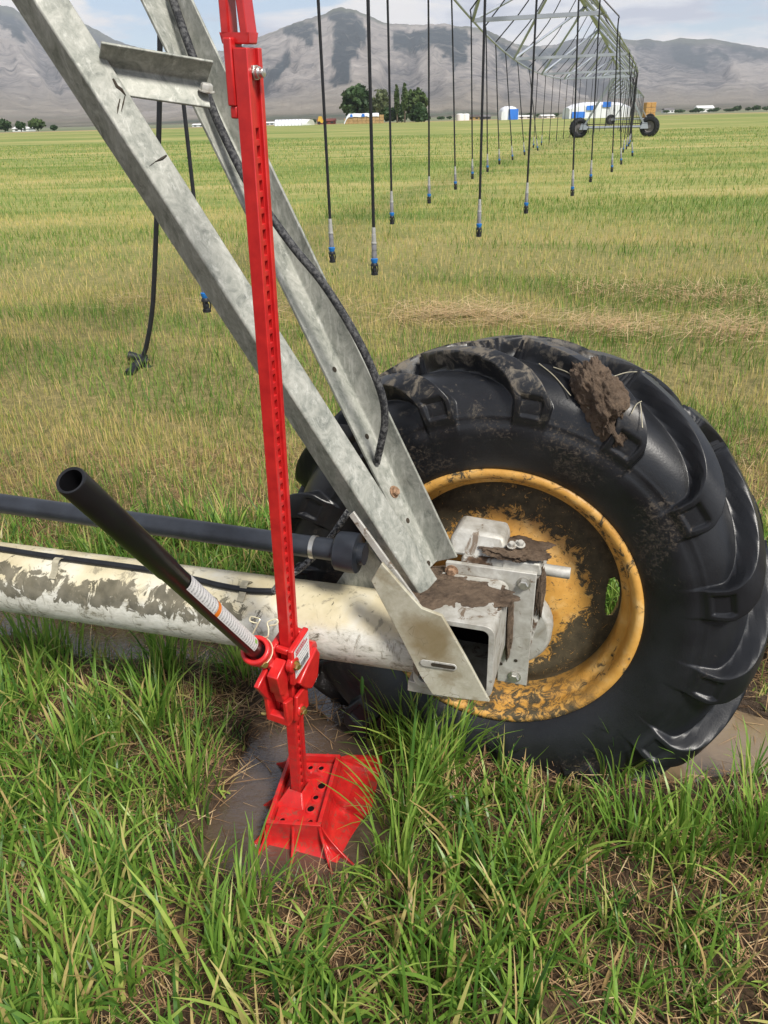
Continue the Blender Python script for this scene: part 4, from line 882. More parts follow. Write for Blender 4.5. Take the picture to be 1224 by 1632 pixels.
# ------------------------------------------------------------------ wheel
WN = np.array([math.cos(.10) * math.sin(-.33), -math.cos(.10) * math.cos(-.33), math.sin(.10)]); WA = unit(np.cross(WN, EZ)); WB = np.cross(WA, WN)
WC = np.array([.269, 1.561, .456])
def tyre_mesh(NT_=1440, NP_=170, R=.560, W=.335, lug=.047, nl=15, r_in=.318, mid=-.115):
    ph = np.linspace(-1, 1, NP_)                               # across the section, bead to bead
    th = np.linspace(0, 2 * PI, NT_, endpoint=False)
    a = ph * PI * .62; ex_ = .62
    sg = np.sign
    h = (R - r_in) / (1 + .0)
    ca, sa = np.cos(a), np.sin(a)
    rr = R - (R - .43) * (1 - sg(ca) * np.abs(ca) ** ex_); ww = W / 2 * sg(sa) * np.abs(sa) ** .66
    k = np.clip((np.abs(ph) - .80) / .20, 0, 1)                # pull the ends in to the bead seat
    rr = np.where(k > 0, rr * (1 - k) + k * r_in, rr); ww = np.where(k > 0, ww * (1 - k) + k * sg(ph) * (W * .33), ww)
    # outward direction of the section
    tr, tw = np.gradient(rr), np.gradient(ww); ln = np.hypot(tr, tw) + 1e-9; nr, nw = tw / ln, -tr / ln
    flip = np.sign(nr * (rr - .44) + nw * ww); nr, nw = nr * flip, nw * flip
    TH_, PH = np.meshgrid(th, ph, indexing='ij'); QA = np.clip(np.abs(PH) / .62, 0, 1.2); TH_ = TH_ - .46 * np.clip(1 - QA, 0, 1.2) ** 1.55; disp = np.zeros_like(TH_); lugm = np.zeros_like(TH_)
    step = 2 * PI / nl; mm = 2 * PI * .58
    for sgn in (-1, 1):
        q = PH * sgn                                          # + toward this side's shoulder
        qq = np.clip(q / .62, -.12, 1.2)
        shift = .46 * np.clip(1 - qq, 0, 1.2) ** 1.55             # lug sweeps back from shoulder to centre line
        u = (sgn * 0 - TH_ * 1.0 - shift + (.5 * step if sgn < 0 else 0)) / step
        fr = np.abs(u - np.round(u)) * step * .58
        half = .025 + .017 * np.clip(qq, 0, 1)
        across = sstep(half + .008, half - .001, fr)
        along = sstep(-.06, -.02, q) * sstep(.82, .69, q)
        hgt = across * along * (1 - .72 * sstep(.40, .76, q))
        # rectangular pocket in the shoulder end of the lug
        pock = sstep(half * .70, half * .55, fr) * sstep(.57, .585, q) * sstep(.72, .705, q)
        hgt = hgt - .36 * pock * hgt
        disp = np.maximum(disp, hgt * lug); lugm = np.maximum(lugm, hgt)
    # bead bulge, moulding rings and lettering-like ribs on the sidewall
    ab = np.abs(PH); disp += .0030 * np.exp(-((ab - .80) / .012) ** 2) + .0022 * np.exp(-((ab - .735) / .006) ** 2)
    RR = rr[None] + nr[None] * disp; WW = ww[None] + nw[None] * disp
    v = WC + WN * mid + RR[..., None] * (np.cos(TH_)[..., None] * WA + np.sin(TH_)[..., None] * WB) + WW[..., None] * WN
    idx = np.arange(NT_ * NP_).reshape(NT_, NP_); nxt = np.roll(idx, -1, 0)
    f_ = np.stack([idx[:, :-1], nxt[:, :-1], nxt[:, 1:], idx[:, 1:]], -1).reshape(-1, 4)
    return raw_mesh('tyre', v.reshape(-1, 3), f_, {'ring': RR.ravel(), 'lug': lugm.ravel()})
def rim_mesh():
    b = [(.004, .318), (.012, .322), (.015, .329), (.011, .335), (.002, .336), (-.010, .330)]
    prof_ = [(-.012, .322), (-.006, .334), (.004, .3355), (.012, .331), (.0135, .325), (.010, .3185), (.0, .3135), (-.020, .311), (-.030, .308), (-.034, .300), (-.038, .293), (-.055, .2895), (-.12, .2875), (-.20, .287), (-.23, .30), (-.235, .33)]
    n = 128; vs = []; at = []
    for (h_, r_) in prof_:
        for k in range(n): a = 2 * PI * k / n; vs.append(WC + WN * h_ + r_ * (math.cos(a) * WA + math.sin(a) * WB)); at.append(r_)
    m = len(prof_); fs = [(i * n + k, i * n + (k + 1) % n, (i + 1) * n + (k + 1) % n, (i + 1) * n + k) for i in range(m - 1) for k in range(n)]
    return raw_mesh('wheel', np.array(vs), np.array(fs), {'rad': np.array(at)})
def disc_mesh():
    n = 240; rs = np.concatenate([np.linspace(.03, .20, 18), np.linspace(.205, .288, 42)])
    th = np.linspace(0, 2 * PI, n, endpoint=False); hole = math.radians(-2)   # slot on the right-hand side
    R_, T_ = np.meshgrid(rs, th, indexing='ij')
    H_ = -.078 + .030 * sstep(.22, .12, R_) - .016 * sstep(.245, .287, R_)
    v = WC + WN * H_[..., None] + R_[..., None] * (np.cos(T_)[..., None] * WA + np.sin(T_)[..., None] * WB)
    idx = np.arange(R_.size).reshape(R_.shape); nx_ = np.roll(idx, -1, 1)
    f_ = np.stack([idx[:-1], nx_[:-1], nx_[1:], idx[1:]], -1).reshape(-1, 4)
    rc = (R_[:-1] + R_[1:]).ravel() / 2; tc_ = (T_[:-1]).ravel() + PI / n
    cut = np.zeros(len(f_), bool)
    for k in range(2):
        dt = (tc_ - hole - k * PI + PI) % (2 * PI) - PI; cut |= (np.abs(dt * .262 / .052) ** 2.6 + np.abs((rc - .264) / .016) ** 2.6) < 1
    return raw_mesh('wheel_disc', v.reshape(-1, 3), f_[~cut], {'rad': R_.ravel()})
wheel = link('wheel', rim_mesh(), MAT['yellow'], tower)
link('tyre', tyre_mesh(), MAT['rubber'], wheel)
dsc = link('wheel_disc', disc_mesh(), MAT['yellow'], wheel)
for o_ in (wheel, dsc): 
    so_ = o_.modifiers.new('thickness', 'SOLIDIFY'); so_.thickness = .005; so_.offset = -1
MB().lathe(L(.02, -.03, .455), ES, [(0, .0001), (0, .075), (.10, .075), (.10, .0001)], 40).build('hub', MAT['gearbox'], wheel, .003)
place(tower, (float(HUB[0]), float(HUB[1]), 0.))
# mud clod on the tyre, with straws in it
from mathutils.bvhtree import BVHTree
_tm = bpy.data.objects['tyre'].data
_bv = BVHTree.FromPolygons([tuple(v.co) for v in _tm.vertices], [tuple(p.vertices) for p in _tm.polygons])
def on_tyre(x, y):
    h_ = _bv.ray_cast(Vector(EYE), Vector(unit(ray(x, y))))
    if h_[0] is None: return P(x, y, 1.80), -FW
    return np.array(h_[0]), np.array(h_[1])
def TY(x, y, up_=.004):
    p, n = on_tyre(x, y); n = n if n @ (EYE - p) > 0 else -n; return p + n * up_
cc_, cn_ = on_tyre(958, 640); cn_ = cn_ if cn_ @ (EYE - cc_) > 0 else -cn_; ct_ = unit(np.cross(cn_, RT)); cr_ = np.cross(ct_, cn_); cd_ = unit(cr_ * .75 + ct_ * (.65 if ct_ @ UP < 0 else -.65)); ce_ = np.cross(cn_, cd_)
clod = lump('mud_clod', 'mud', cc_, (cd_ * .088, ce_ * .056, cn_ * .040), 3, None, 6, .42, 3.4, label='brown lump of wet mud stuck on top of the tyre', category='mud')
sv = []
for (x0, y0, x1, y1, d_) in ((862, 580, 908, 635, 1.68), (885, 585, 935, 610, 1.70), (1025, 592, 965, 610, 1.66), (1018, 645, 1022, 682, 1.60), (1005, 660, 1018, 645, 1.60), (925, 645, 945, 665, 1.62), (1000, 600, 1035, 592, 1.68)):
    p0_, p1_ = TY(x0, y0, .006), TY(x1, y1, .012); sv.append([p0_, (p0_ + p1_) / 2 + UP * .006, p1_])
for s_ in sv: MB().tube(catmull(s_, 4), .0011, 6).build('straw', MAT['clip_tape'], clod)
for i, (q_, rad_, nm_) in enumerate(((G(950, 1163, .05), (.075, .055, .05), 'wet mud heap against the bottom of the tyre'), (G(1010, 1150, .09), (.045, .04, .04), 'small wet mud heap beside the tyre bottom at the puddle'), (G(905, 1145, .06), (.06, .045, .04), 'wet mud heap under the yellow rim edge'))):
    lump('mud_heap', 'mud', q_, (EB * rad_[0], ES * rad_[1], EZ * rad_[2]), 40 + i, None, 5, .45, 2.6, label=nm_, category='mud')

# ------------------------------------------------------------------ the pivot span and the far towers
N0 = np.array([-1.40, 2.10, 0]); F0 = np.array([15.5, 55.6, 0]); SPAN = float(np.linalg.norm(F0 - N0)); sdir = unit(F0 - N0); ldir = np.array([sdir[1], -sdir[0], 0])
def wid(s): return 1.52 * max(0., math.sin(PI * s / SPAN)) ** .9
def zp(s): return 3.75 + .45 * math.sin(PI * s / SPAN)
def zrod(s): return 3.62 - .95 * max(0., math.sin(PI * s / SPAN)) ** 1.1
def span(start, label, thick=1., nodes=7, skip=0):
    root = empty('irrigation_span', label, 'irrigation span')
    A = lambda s, lat, z: start + sdir * s + ldir * lat + EZ * z
    MB().tube([A(s, 0, zp(s)) for s in np.linspace(0, SPAN, 25)], .084, 16).build('water_pipe', MAT['steel_far'], root)
    for sg in (-1, 1): MB().tube([A(s, sg * wid(s), zrod(s)) for s in np.linspace(0, SPAN, 57)], .013 * thick, 8).build('truss_rod', MAT['steel_far'], root)
    for i in range(nodes):
        s = SPAN * (i + 1) / (nodes + 1)
        l0, l1 = A(s, -wid(s), zrod(s)), A(s, wid(s), zrod(s)); MB().box((l0 + l1) / 2, (l1 - l0) / 2, sdir * .022 * thick, EZ * .022 * thick).build('cross_strut', MAT['steel_far'], root)
        for sg in (-1, 1): MB().tube([A(s, sg * wid(s), zrod(s)), A(s - SPAN / (nodes + 1) / 2, 0, zp(s - 3) - .06)], .022 * thick, 6).build('brace', MAT['steel_far'], root); MB().tube([A(s, sg * wid(s), zrod(s)), A(s + SPAN / (nodes + 1) / 2, 0, zp(s + 3) - .06)], .022 * thick, 6).build('brace', MAT['steel_far'], root)
    place(root, start); return root
span(N0, 'steel irrigation span of pipe and truss rods running from overhead to the distant tower', 1.45)
span(F0, 'farther irrigation span continuing behind the first distant tower', 1.6)
# drop hoses
def hose(s, sg, start, label, group, fine=True, tip=None, zt_=.5):
    lat = sg * wid(s); top = start + ldir * lat + sdir * s + EZ * (zrod(s) + .015)
    if tip is None: tip = top.copy()
    elif s < 16: top = top + ldir * (float((tip - start) @ ldir) - lat) * (.85 if s < 9 else .5)
    tip = np.array([tip[0], tip[1], zt_]); pip = start + sdir * s + EZ * (zp(s) + .10)
    root = empty('drop_hose', label, 'drop hose', group)
    dn = unit(tip - top); wave = sdir * .03 * math.sin(s * 3.1)
    path = [pip - EZ * .02, pip + EZ * .16 + ldir * sg * .02, pip + EZ * .24 + ldir * sg * .12, pip + EZ * .12 + ldir * sg * .24, pip + (top - pip) * .5 + EZ * .04, top - (top - pip) * .06 + EZ * .02, top + ldir * sg * .012, top + dn * .12, top + dn * 1.0 + wave, tip - dn * .31]
    n = 10 if fine else 6; e = tip - dn * .31
    hm = MB().tube(catmull(path, 6 if fine else 3), .0112 if fine else .013, n)
    if not fine and s > 30 or start is not N0:
        hm.tube([e, tip], .016, 6); hm.build('hose', MAT['black_hose'], root); place(root, tip); return root
    hm.build('hose', MAT['black_hose'], root)
    MB().lathe(e, dn, [(-.012, .0001), (-.012, .0125), (.0, .014), (.028, .0135), (.030, .012), (.032, .0155), (.085, .0165), (.088, .0195), (.098, .0195), (.1, .0001)], 14).build('coupling', MAT['pale_plastic'], root)
    MB().lathe(e + dn * .1, dn, [(0, .0001), (0, .0155), (.006, .018), (.04, .0185), (.042, .017), (.078, .020), (.10, .016), (.1, .0001)], 14).build('weight', MAT['grey_plastic'], root)
    MB().lathe(e + dn * .195, dn, [(0, .0001), (0, .016), (.004, .026), (.020, .024), (.034, .018), (.034, .0001)], 14).build('nozzle_cap', MAT['blue_plastic'], root)
    sh = MB(); q_ = e + dn * .228; sh.lathe(q_, dn, [(0, .0001), (0, .02), (.012, .027), (.02, .027), (.024, .012), (.03, .012)], 14)
    for k in range(3): a = k * 2 * PI / 3 + .4; o_ = np.array([math.cos(a), math.sin(a), 0]) * .022; sh.tube([q_ + o_ + dn * .015, q_ + o_ * 1.25 + dn * .042, q_ + o_ + dn * .066], .0042, 6)
    sh.lathe(q_ + dn * .03, dn, [(0, .012), (.012, .018), (.03, .016), (.036, .024), (.052, .025), (.058, .0001)], 14); sh.build('sprinkler_head', MAT['black_hose'], root)
    place(root, tip); return root
def s_of(p): return float((p[:2] - N0[:2]) @ sdir[:2])
ORD = ['first', 'second', 'third', 'fourth', 'fifth', 'sixth', 'seventh', 'eighth', 'ninth', 'tenth', 'eleventh', 'twelfth']
LB = [(530, 418), (625, 357), (684, 324), (726, 302), (753, 285), (777, 274), (796, 262), (817, 255), (836, 247), (857, 240)]
RB = [(597, 438), (763, 377), (838, 340), (912, 312), (941, 290), (975, 274), (990, 262), (1008, 249)]
GH = 'drop hoses hanging from the irrigation span'
g0 = G(330, 497, .5); hose(s_of(g0), -1, N0, 'drop hose whose blue sprinkler hangs just left of the near front tower leg', GH, True, g0)
for i, q_ in enumerate(LB): g_ = G(*q_, .5); hose(s_of(g_), -1, N0, f'black drop hose with blue sprinkler, {ORD[i]} from the front in the left row', GH, i < 6, g_)
for i, q_ in enumerate(RB): g_ = G(*q_, .5); hose(s_of(g_), 1, N0, f'black drop hose with blue sprinkler, {ORD[i]} from the front in the right row', GH, i < 5, g_)
s = s_of(G(*LB[-1], .5)) + 2.3
while s < SPAN - 2: hose(s, -1, N0, 'thin drop hose in the far left row just before the distant tower', GH + ' far left', False); s += 2.3
s = s_of(G(*RB[-1], .5)) + 2.1
while s < SPAN - 2: hose(s, 1, N0, 'thin drop hose in the far right row just before the distant tower', GH + ' far right', False); s += 2.1
for k in range(20):
    for sg in (-1, 1): hose(2 + k * 2.6, sg, F0, 'thin drop hose on the farther span behind the distant tower', 'drop hoses behind the distant tower', False)
# the loose hose that hangs down to the ground on the left
lh = empty('loose_drop_hose', 'long black hose drooping to the grass with its sprinkler fallen over', 'drop hose', GH)
end = G(238, 568, .10)
Yl = float(end[1])
def PY(x, y, Y): r = ray(x, y); return EYE + r * (Y / r[1])
lp = [PY(256, -260, Yl), PY(255, 40, Yl), PY(254, 170, Yl), PY(250, 330, Yl), PY(246, 440, Yl), PY(242, 500, Yl), PY(234, 548, Yl), PY(227, 572, Yl)]
MB().tube(catmull(lp, 8), .0155, 14).build('hose', MAT['black_hose'], lh)
e0 = lp[-1]; gd = G(192, 612, .03); dv = unit(gd - e0)
MB().tube([e0 - dv * .03, e0 + dv * .06], [.030, .030], 12).build('coupling', MAT['black_hose'], lh)
MB().tube([e0 - RT * .09 + UP * .02, e0 - RT * .04 + UP * .012, e0 + RT * .04 - UP * .025], [.034, .026, .024], 12).build('tee_fitting', MAT['black_hose'], lh)
MB().tube([e0 + RT * .0 - UP * .05, e0 + RT * .06 - UP * .075], [.024, .032], 12).build('plug', MAT['black_hose'], lh)
wv = MB(); wv.lathe(e0 + dv * .05, dv, [(0, .0001)] + [(i * .012, .026 + .006 * (i % 2)) for i in range(9)] + [(.11, .022), (.17, .034), (.20, .030), (.20, .0001)], 14); wv.build('weight', MAT['black_hose'], lh)
place(lh, e0)
# ---- towers in the distance
def far_tower(C, half, label, scale=1., yaw=0.):
    root = empty('irrigation_tower', label, 'irrigation tower', 'irrigation towers in the distance')
    l_ = ldir; s_ = sdir
    A = lambda b_, s, z: C + l_ * b_ + s_ * s + EZ * z
    MB().tube([A(-half, 0, .62), A(half, 0, .62)], .085, 14).build('base_pipe', MAT['steel_far'], root)
    for sg in (-1, 1):
        for ss in (-1, 1): MB().box((A(sg * half * .92, 0, .7) + A(sg * .12, ss * .75, 3.7)) / 2, l_ * .06, s_ * .06, (A(sg * .12, ss * .75, 3.7) - A(sg * half * .92, 0, .7)) / 2).build('leg', MAT['steel_far'], root)
        MB().prism([A(sg * half * .8, -.12, .5), A(sg * half * 1.05, -.12, .5), A(sg * half * 1.0, -.12, .85), A(sg * half * .85, -.12, .85)], s_ * .05).build('gusset_plate', MAT['steel_far'], root)
        hub_ = A(sg * half * 1.08, .14, .60); ax = unit(s_ + l_ * (-.55 if sg < 0 else .22))
        w = MB().lathe(hub_, ax, [(-.12, .0001), (-.12, .10), (-.07, .12), (-.07, .28), (-.13, .31), (-.13, .34), (.13, .34), (.13, .0001)], 32).build('wheel', MAT['roof_grey'], root)
        n = 40; ty = MB(); pr = []
        ty.lathe(hub_, ax, [(-.14, .325), (-.20, .40), (-.205, .49), (-.18, .56), (-.10, .59), (.10, .59), (.18, .56), (.205, .49), (.20, .40), (.14, .325)], 48)
        u_ = unit(np.cross(ax, EZ)); v_ = np.cross(u_, ax)
        for k in range(20):
            for sd2 in (-1, 1):
                a = 2 * PI * (k + .5 * (sd2 > 0)) / 20; a2 = a + .22
                d0 = math.cos(a) * u_ + math.sin(a) * v_; d1 = math.cos(a2) * u_ + math.sin(a2) * v_
                p0_, p1_ = hub_ + d0 * .595, hub_ + d1 * .56 + ax * sd2 * .19
                ty.box((p0_ + p1_) / 2, (p1_ - p0_) / 2, unit(np.cross(p1_ - p0_, d0)) * .028, unit(d0 + d1) * .03)
        ty.build('tyre', MAT['black_hose'], w)
    MB().tube([A(-half, -.1, .80), A(half, -.1, .80)], .025, 8).build('drive_shaft', MAT['black_hose'], root)
    MB().abox(-.25, .25, -.2, .2, 0, .35)
    place(root, C); return root
far_tower(F0, 2.05, 'distant irrigation tower standing on two black tyres at the end of the span')
far_tower(F0 + sdir * SPAN, 2.2, 'farther irrigation tower seen small behind the first distant one')

# ------------------------------------------------------------------ farmstead at the far edge of the field
def base_at(px, py, Y):                                       # ground point seen at that pixel column, at distance Y
    r = ray(px, py); return np.array([r[0] / r[1] * Y, Y, 0.0])
def PXM(Y): return FPX / (Y * math.cos(TH) * 1.0) * 1.0        # pixels per metre near the horizon (rough)
def zat(px, py, Y): r = ray(px, py); return CAMH + r[2] / r[1] * Y
def leafy(n, c, rad, size, seed, shape='round'):
    rg = np.random.default_rng(seed); v = rg.normal(size=(n * 3, 3)); v /= np.linalg.norm(v, axis=1)[:, None]; r_ = rg.uniform(.15, 1, n * 3) ** .5
    p = v * r_[:, None]
    lob = fbm(np.arctan2(p[:, 1], p[:, 0]) * 1.3 + 5, p[:, 2] * 2.2 + seed, seed, 3)
    keep = r_ < .52 + .75 * lob
    if shape == 'column': p[:, 0:2] *= (1 - .55 * np.abs(p[:, 2:3]) ** 2)
    if shape == 'cone': p[:, 0:2] *= np.clip(.62 - .58 * p[:, 2:3], .04, 1.2)
    hole = fbm(p[:, 0] * 3.1 + 9, p[:, 2] * 3.1 + p[:, 1] * 2, seed + 4, 2); keep &= hole > .36
    p = p[keep][:n]; m = len(p); c3 = p * np.array(rad) + np.array(c)
    a = rg.normal(size=(m, 3)); a /= np.linalg.norm(a, axis=1)[:, None]; b_ = np.cross(a, rg.normal(size=(m, 3))); b_ /= np.linalg.norm(b_, axis=1)[:, None]
    s_ = size * rg.uniform(.6, 1.4, m)[:, None]
    V_ = np.stack([c3 - a * s_ - b_ * s_ * .6, c3 + a * s_ - b_ * s_ * .5, c3 + a * s_ * .7 + b_ * s_ * .7, c3 - a * s_ * .8 + b_ * s_ * .6], 1).reshape(-1, 3)
    tn = np.clip(.42 + .9 * (fbm(p[:, 0] * 2.4, p[:, 2] * 2.4 + 3, seed + 8, 3) - .5) + rg.normal(0, .13, m), 0, 1)
    return V_, np.arange(m * 4).reshape(m, 4), np.repeat(tn, 4)
def tree(px, ptop, pbase, Y, wpx, label, mat, shape='round', seed=1, n=1500, group='trees behind the haystack', sink=.9):
    g_ = base_at(px, pbase, Y); ztop = zat(px, ptop, Y); k = Y / FPX * 1.12; w = wpx * k * .5
    root = empty('tree', label, 'tree', group); H_ = max(1.5, ztop - g_[2]); lo = .12 if shape != 'cone' else .03
    c = (g_[0], g_[1], H_ * (lo + (1 - lo) / 2)); V_, F_, T_ = leafy(n, c, (w, w, H_ * (1 - lo) / 2), max(.25, w * .13), seed, shape)
    link('crown', raw_mesh('crown', V_, F_, {'tint': T_}, False), MAT[mat], root)
    tr = MB(); tr.tube([g_ - EZ * .3, g_ + EZ * H_ * .35 + np.array([.1, 0, 0]), g_ + EZ * H_ * .8], [H_ * .022 + .05, H_ * .016 + .03, .04], 7)
    for k_ in range(4): a = seed + k_ * 1.7; tr.tube([g_ + EZ * H_ * (.25 + .1 * k_), g_ + EZ * H_ * (.45 + .1 * k_) + np.array([math.cos(a), math.sin(a), 0]) * w * .6], [H_ * .010 + .02, .02], 5)
    tr.build('trunk', MAT['bark'], root); place(root, g_); return root
YT = 285
tree(570, 134, 199, YT, 42, 'broad dark green tree at the left end of the haystack', 'leaf_dark', seed=2, n=2200)
tree(586, 148, 199, YT + 6, 24, 'smaller dark tree overlapping the broad dark tree on its right', 'leaf_dark', seed=3)
tree(609, 137, 196, YT - 3, 24, 'pale thin-leaved tree behind the middle of the haystack', 'leaf_pale', seed=4, n=900)
tree(633, 131, 195, YT - 8, 8, 'slim poplar left of the tallest poplar', 'leaf_mid', 'column', 5, 700)
tree(645, 127, 195, YT - 9, 9, 'tallest slim poplar in the farmstead row', 'leaf_mid', 'column', 6, 700)
tree(622, 170, 196, YT - 4, 26, 'low dark bushy tree in front of the pale tree', 'leaf_dark', 'round', 7, 900)
tree(663, 140, 195, YT + 4, 32, 'rounded light green tree right of the poplars', 'leaf_mid', 'round', 8, 1500)
tree(668, 162, 195, YT - 6, 34, 'dark spruce at the right end of the farmstead trees', 'leaf_dark', 'cone', 9, 1800)
tree(640, 165, 196, YT - 2, 20, 'dark conical spruce at the foot of the poplars', 'leaf_dark', 'cone', 19, 900)
for i, (px, pt, pb, w, lb) in enumerate(((8, 190, 210, 22, 'dark round tree at the left edge of the far field'), (34, 192, 209, 14, 'small dark tree beside the left edge tree'), (61, 189, 208, 24, 'bushy green tree left of the front tower leg'), (87, 199, 208, 10, 'tiny shrubby tree right of the bushy green tree'))):
    tree(px, pt, pb, 330, w, lb, 'leaf_mid' if i == 2 else 'leaf_dark', seed=30 + i, n=600, group='trees along the far left field edge')
for i in range(11):
    px = 1062 + i * 15.5 + (i * 7 % 5); pt = (174, 173, 175, 171, 173, 170, 172, 167, 169, 166, 168)[i] + 1.5
    tree(px + (i * 13 % 9), pt, 176, 520, 9 + (i * 5 % 8), 'low dark tree in the distant line at the right edge', 'leaf_dark', seed=50 + i, n=260, group='distant trees at the right edge')
for i, (px, pt, w) in enumerate(((497, 190, 14), (513, 192, 10), (836, 184, 12), (842, 180, 8), (703, 188, 12), (716, 190, 8), (858, 183, 10), (885, 182, 9))):
    tree(px, pt, 199, 420, w, 'small dark bush among the far farm buildings', 'leaf_dark', seed=80 + i, n=220, group='bushes among the far farm buildings')
# buildings and stacks
def gabled(name, label, cat, px0, px1, ptop, pbase, Y, depth, wall, roof, hip=.25, group=None, openings=0):
    root = empty(name, label, cat, group); x0 = base_at(px0, pbase, Y)[0]; x1 = base_at(px1, pbase, Y)[0]; zt2 = max(1.2, zat((px0 + px1) / 2, ptop, Y)); ze = zt2 * .62
    MB().prism([(x0, Y, 0), (x1, Y, 0), (x1, Y + depth, 0), (x0, Y + depth, 0)], (0, 0, ze)).build('wall', MAT[wall], root)
    e_ = .25; ym = Y + depth / 2
    r_ = MB(); r_.add([(x0 - e_, Y - e_, ze - .05), (x1 + e_, Y - e_, ze - .05), (x1 + e_, ym, zt2), (x0 - e_, ym, zt2), (x0 - e_, Y + depth + e_, ze - .05), (x1 + e_, Y + depth + e_, ze - .05)], [(0, 1, 2, 3), (3, 2, 5, 4), (0, 3, 4), (1, 5, 2)]); r_.build('roof', MAT[roof], root)
    for k in range(openings):
        xx = x0 + (x1 - x0) * (k + .5) / openings; MB().abox(xx - .5, xx + .5, Y - .06, Y - .02, ze * .3, ze * .75).build('window', MAT['glass_dark'], root)
    place(root, (x0, Y, 0)); return root
def hoop(label, px0, px1, ptop, pbase, Y, depth):
    root = empty('greenhouse', label, 'greenhouse'); g0_ = base_at(px0, pbase, Y); g1_ = base_at(px1, pbase, Y); zt2 = zat((px0 + px1) / 2, ptop, Y)
    x0, x1 = g0_[0], g1_[0]; Ln = (x1 - x0) * .72; b_ = MB(); n = 16; vs = []
    for (xx, yy, sc_) in ((x0, 0, 1), (x0 + Ln, 0, 1)):
        for k in range(n + 1):
            a = PI * k / n; vs.append((xx + (.9 if xx > x0 else .9) * 0 + (1 - abs(math.cos(a)) ** 1.0) * 0, Y + depth / 2 - depth / 2 * math.cos(a), zt2 * math.sin(a) ** .72))
    b_.add(vs, [(k, k + 1, n + 2 + k, n + 1 + k) for k in range(n)] + [tuple(range(n + 1)), tuple(range(n + 1, 2 * n + 2))]); sh_ = b_.build('cover', MAT['white_sheet'], root, ang=50)
    # angled end bay towards the right
    e_ = MB(); vs = []
    for k in range(n + 1):
        a = PI * k / n; y_ = Y + depth / 2 - depth / 2 * math.cos(a); z_ = zt2 * math.sin(a) ** .72
        vs += [(x0 + Ln, y_, z_ * .995), (x0 + Ln + (x1 - x0 - Ln) * (.35 + .65 * math.sin(a * .5)), y_ + 1.5, z_ * .90)]
    e_.add(vs, [(2 * k, 2 * k + 1, 2 * k + 3, 2 * k + 2) for k in range(n)] + [tuple(2 * k + 1 for k in range(n + 1))]); e_.build('end_wall', MAT['white_paint'], root)
    hp = MB()
    for i in range(9):
        xx = x0 + Ln * i / 8; hp.tube([(xx, Y + depth / 2 - (depth / 2 + .05) * math.cos(PI * k / n), (zt2 + .05) * math.sin(PI * k / n) ** .72) for k in range(n + 1)], .05, 5)
    hp.build('hoop_frame', MAT['grey_plastic'], root); place(root, (x0, Y, 0))
hoop('long white hoop greenhouse standing left of the haystack', 438, 498, 190, 205, 262, 9)
gabled('barn', 'low rust-red shed between the greenhouse and the haystack', 'shed', 506, 534, 189, 201, 290, 8, 'red_barn', 'red_barn', openings=3)
mc_ = empty('loader', 'small yellow farm loader parked beside the red shed', 'loader'); g_ = base_at(507, 201, 280)
MB().prism([g_ + np.array(q_) for q_ in ((0, 0, .5), (2.6, 0, .5), (2.6, 0, 1.3), (1.5, 0, 1.4), (1.3, 0, 2.4), (.3, 0, 2.4), (0, 0, 1.2))], (0, 1.6, 0)).build('body', MAT['yellow_machine'], mc_)
for k in (0.4, 2.1): MB().lathe(g_ + np.array([k, -.1, .5]), (0, 1, 0), [(0, .0001), (0, .5), (.3, .5), (.3, .0001)], 16).build('wheel', MAT['black_hose'], mc_)
place(mc_, g_)
def haystack(name, label, px0, px1, ptop, pbase, Y, depth, rows, cols, baleh, mat, bg, sheet=None, patches=(), slope=True, open_right=0., tarp_drop=.35, patch_cols=None):
    """one bale = one thing; the tarpaulin lies on them and is a thing of its own"""
    x0 = base_at(px0, pbase, Y)[0]; x1 = base_at(px1, pbase, Y)[0]; zt2 = zat((px0 + px1) / 2, ptop, Y); bw = (x1 - x0) / cols; bh = zt2 / rows * .97
    for r_ in range(rows):
        for c_ in range(cols):
            if slope and r_ == rows - 1 and c_ == 0: continue
            xx = x0 + (c_ + .5) * bw; off = (random.random() - .5) * .12
            m = MB(); m.abox(-bw / 2 * .97, bw / 2 * .97, 0, depth, 0, bh * .97)
            o = m.build('hay_bale', MAT[mat], None, .08); o.location = (xx, Y + off, r_ * bh); o['category'] = 'hay bale'; o['group'] = bg
            edge = 'topmost' if r_ == rows - 1 else ('bottom' if r_ == 0 else 'middle')
            o['label'] = f'{label}, {edge} layer'
    return x0, x1, zt2
random.seed(5)
x0, x1, zt2 = haystack('hay', 'square hay bale in the tarped stack before the dark tree', 549, 612, 183, 200, 268, 5, 3, 9, 1, 'hay_bale', 'hay bales in the tarped stack by the trees')
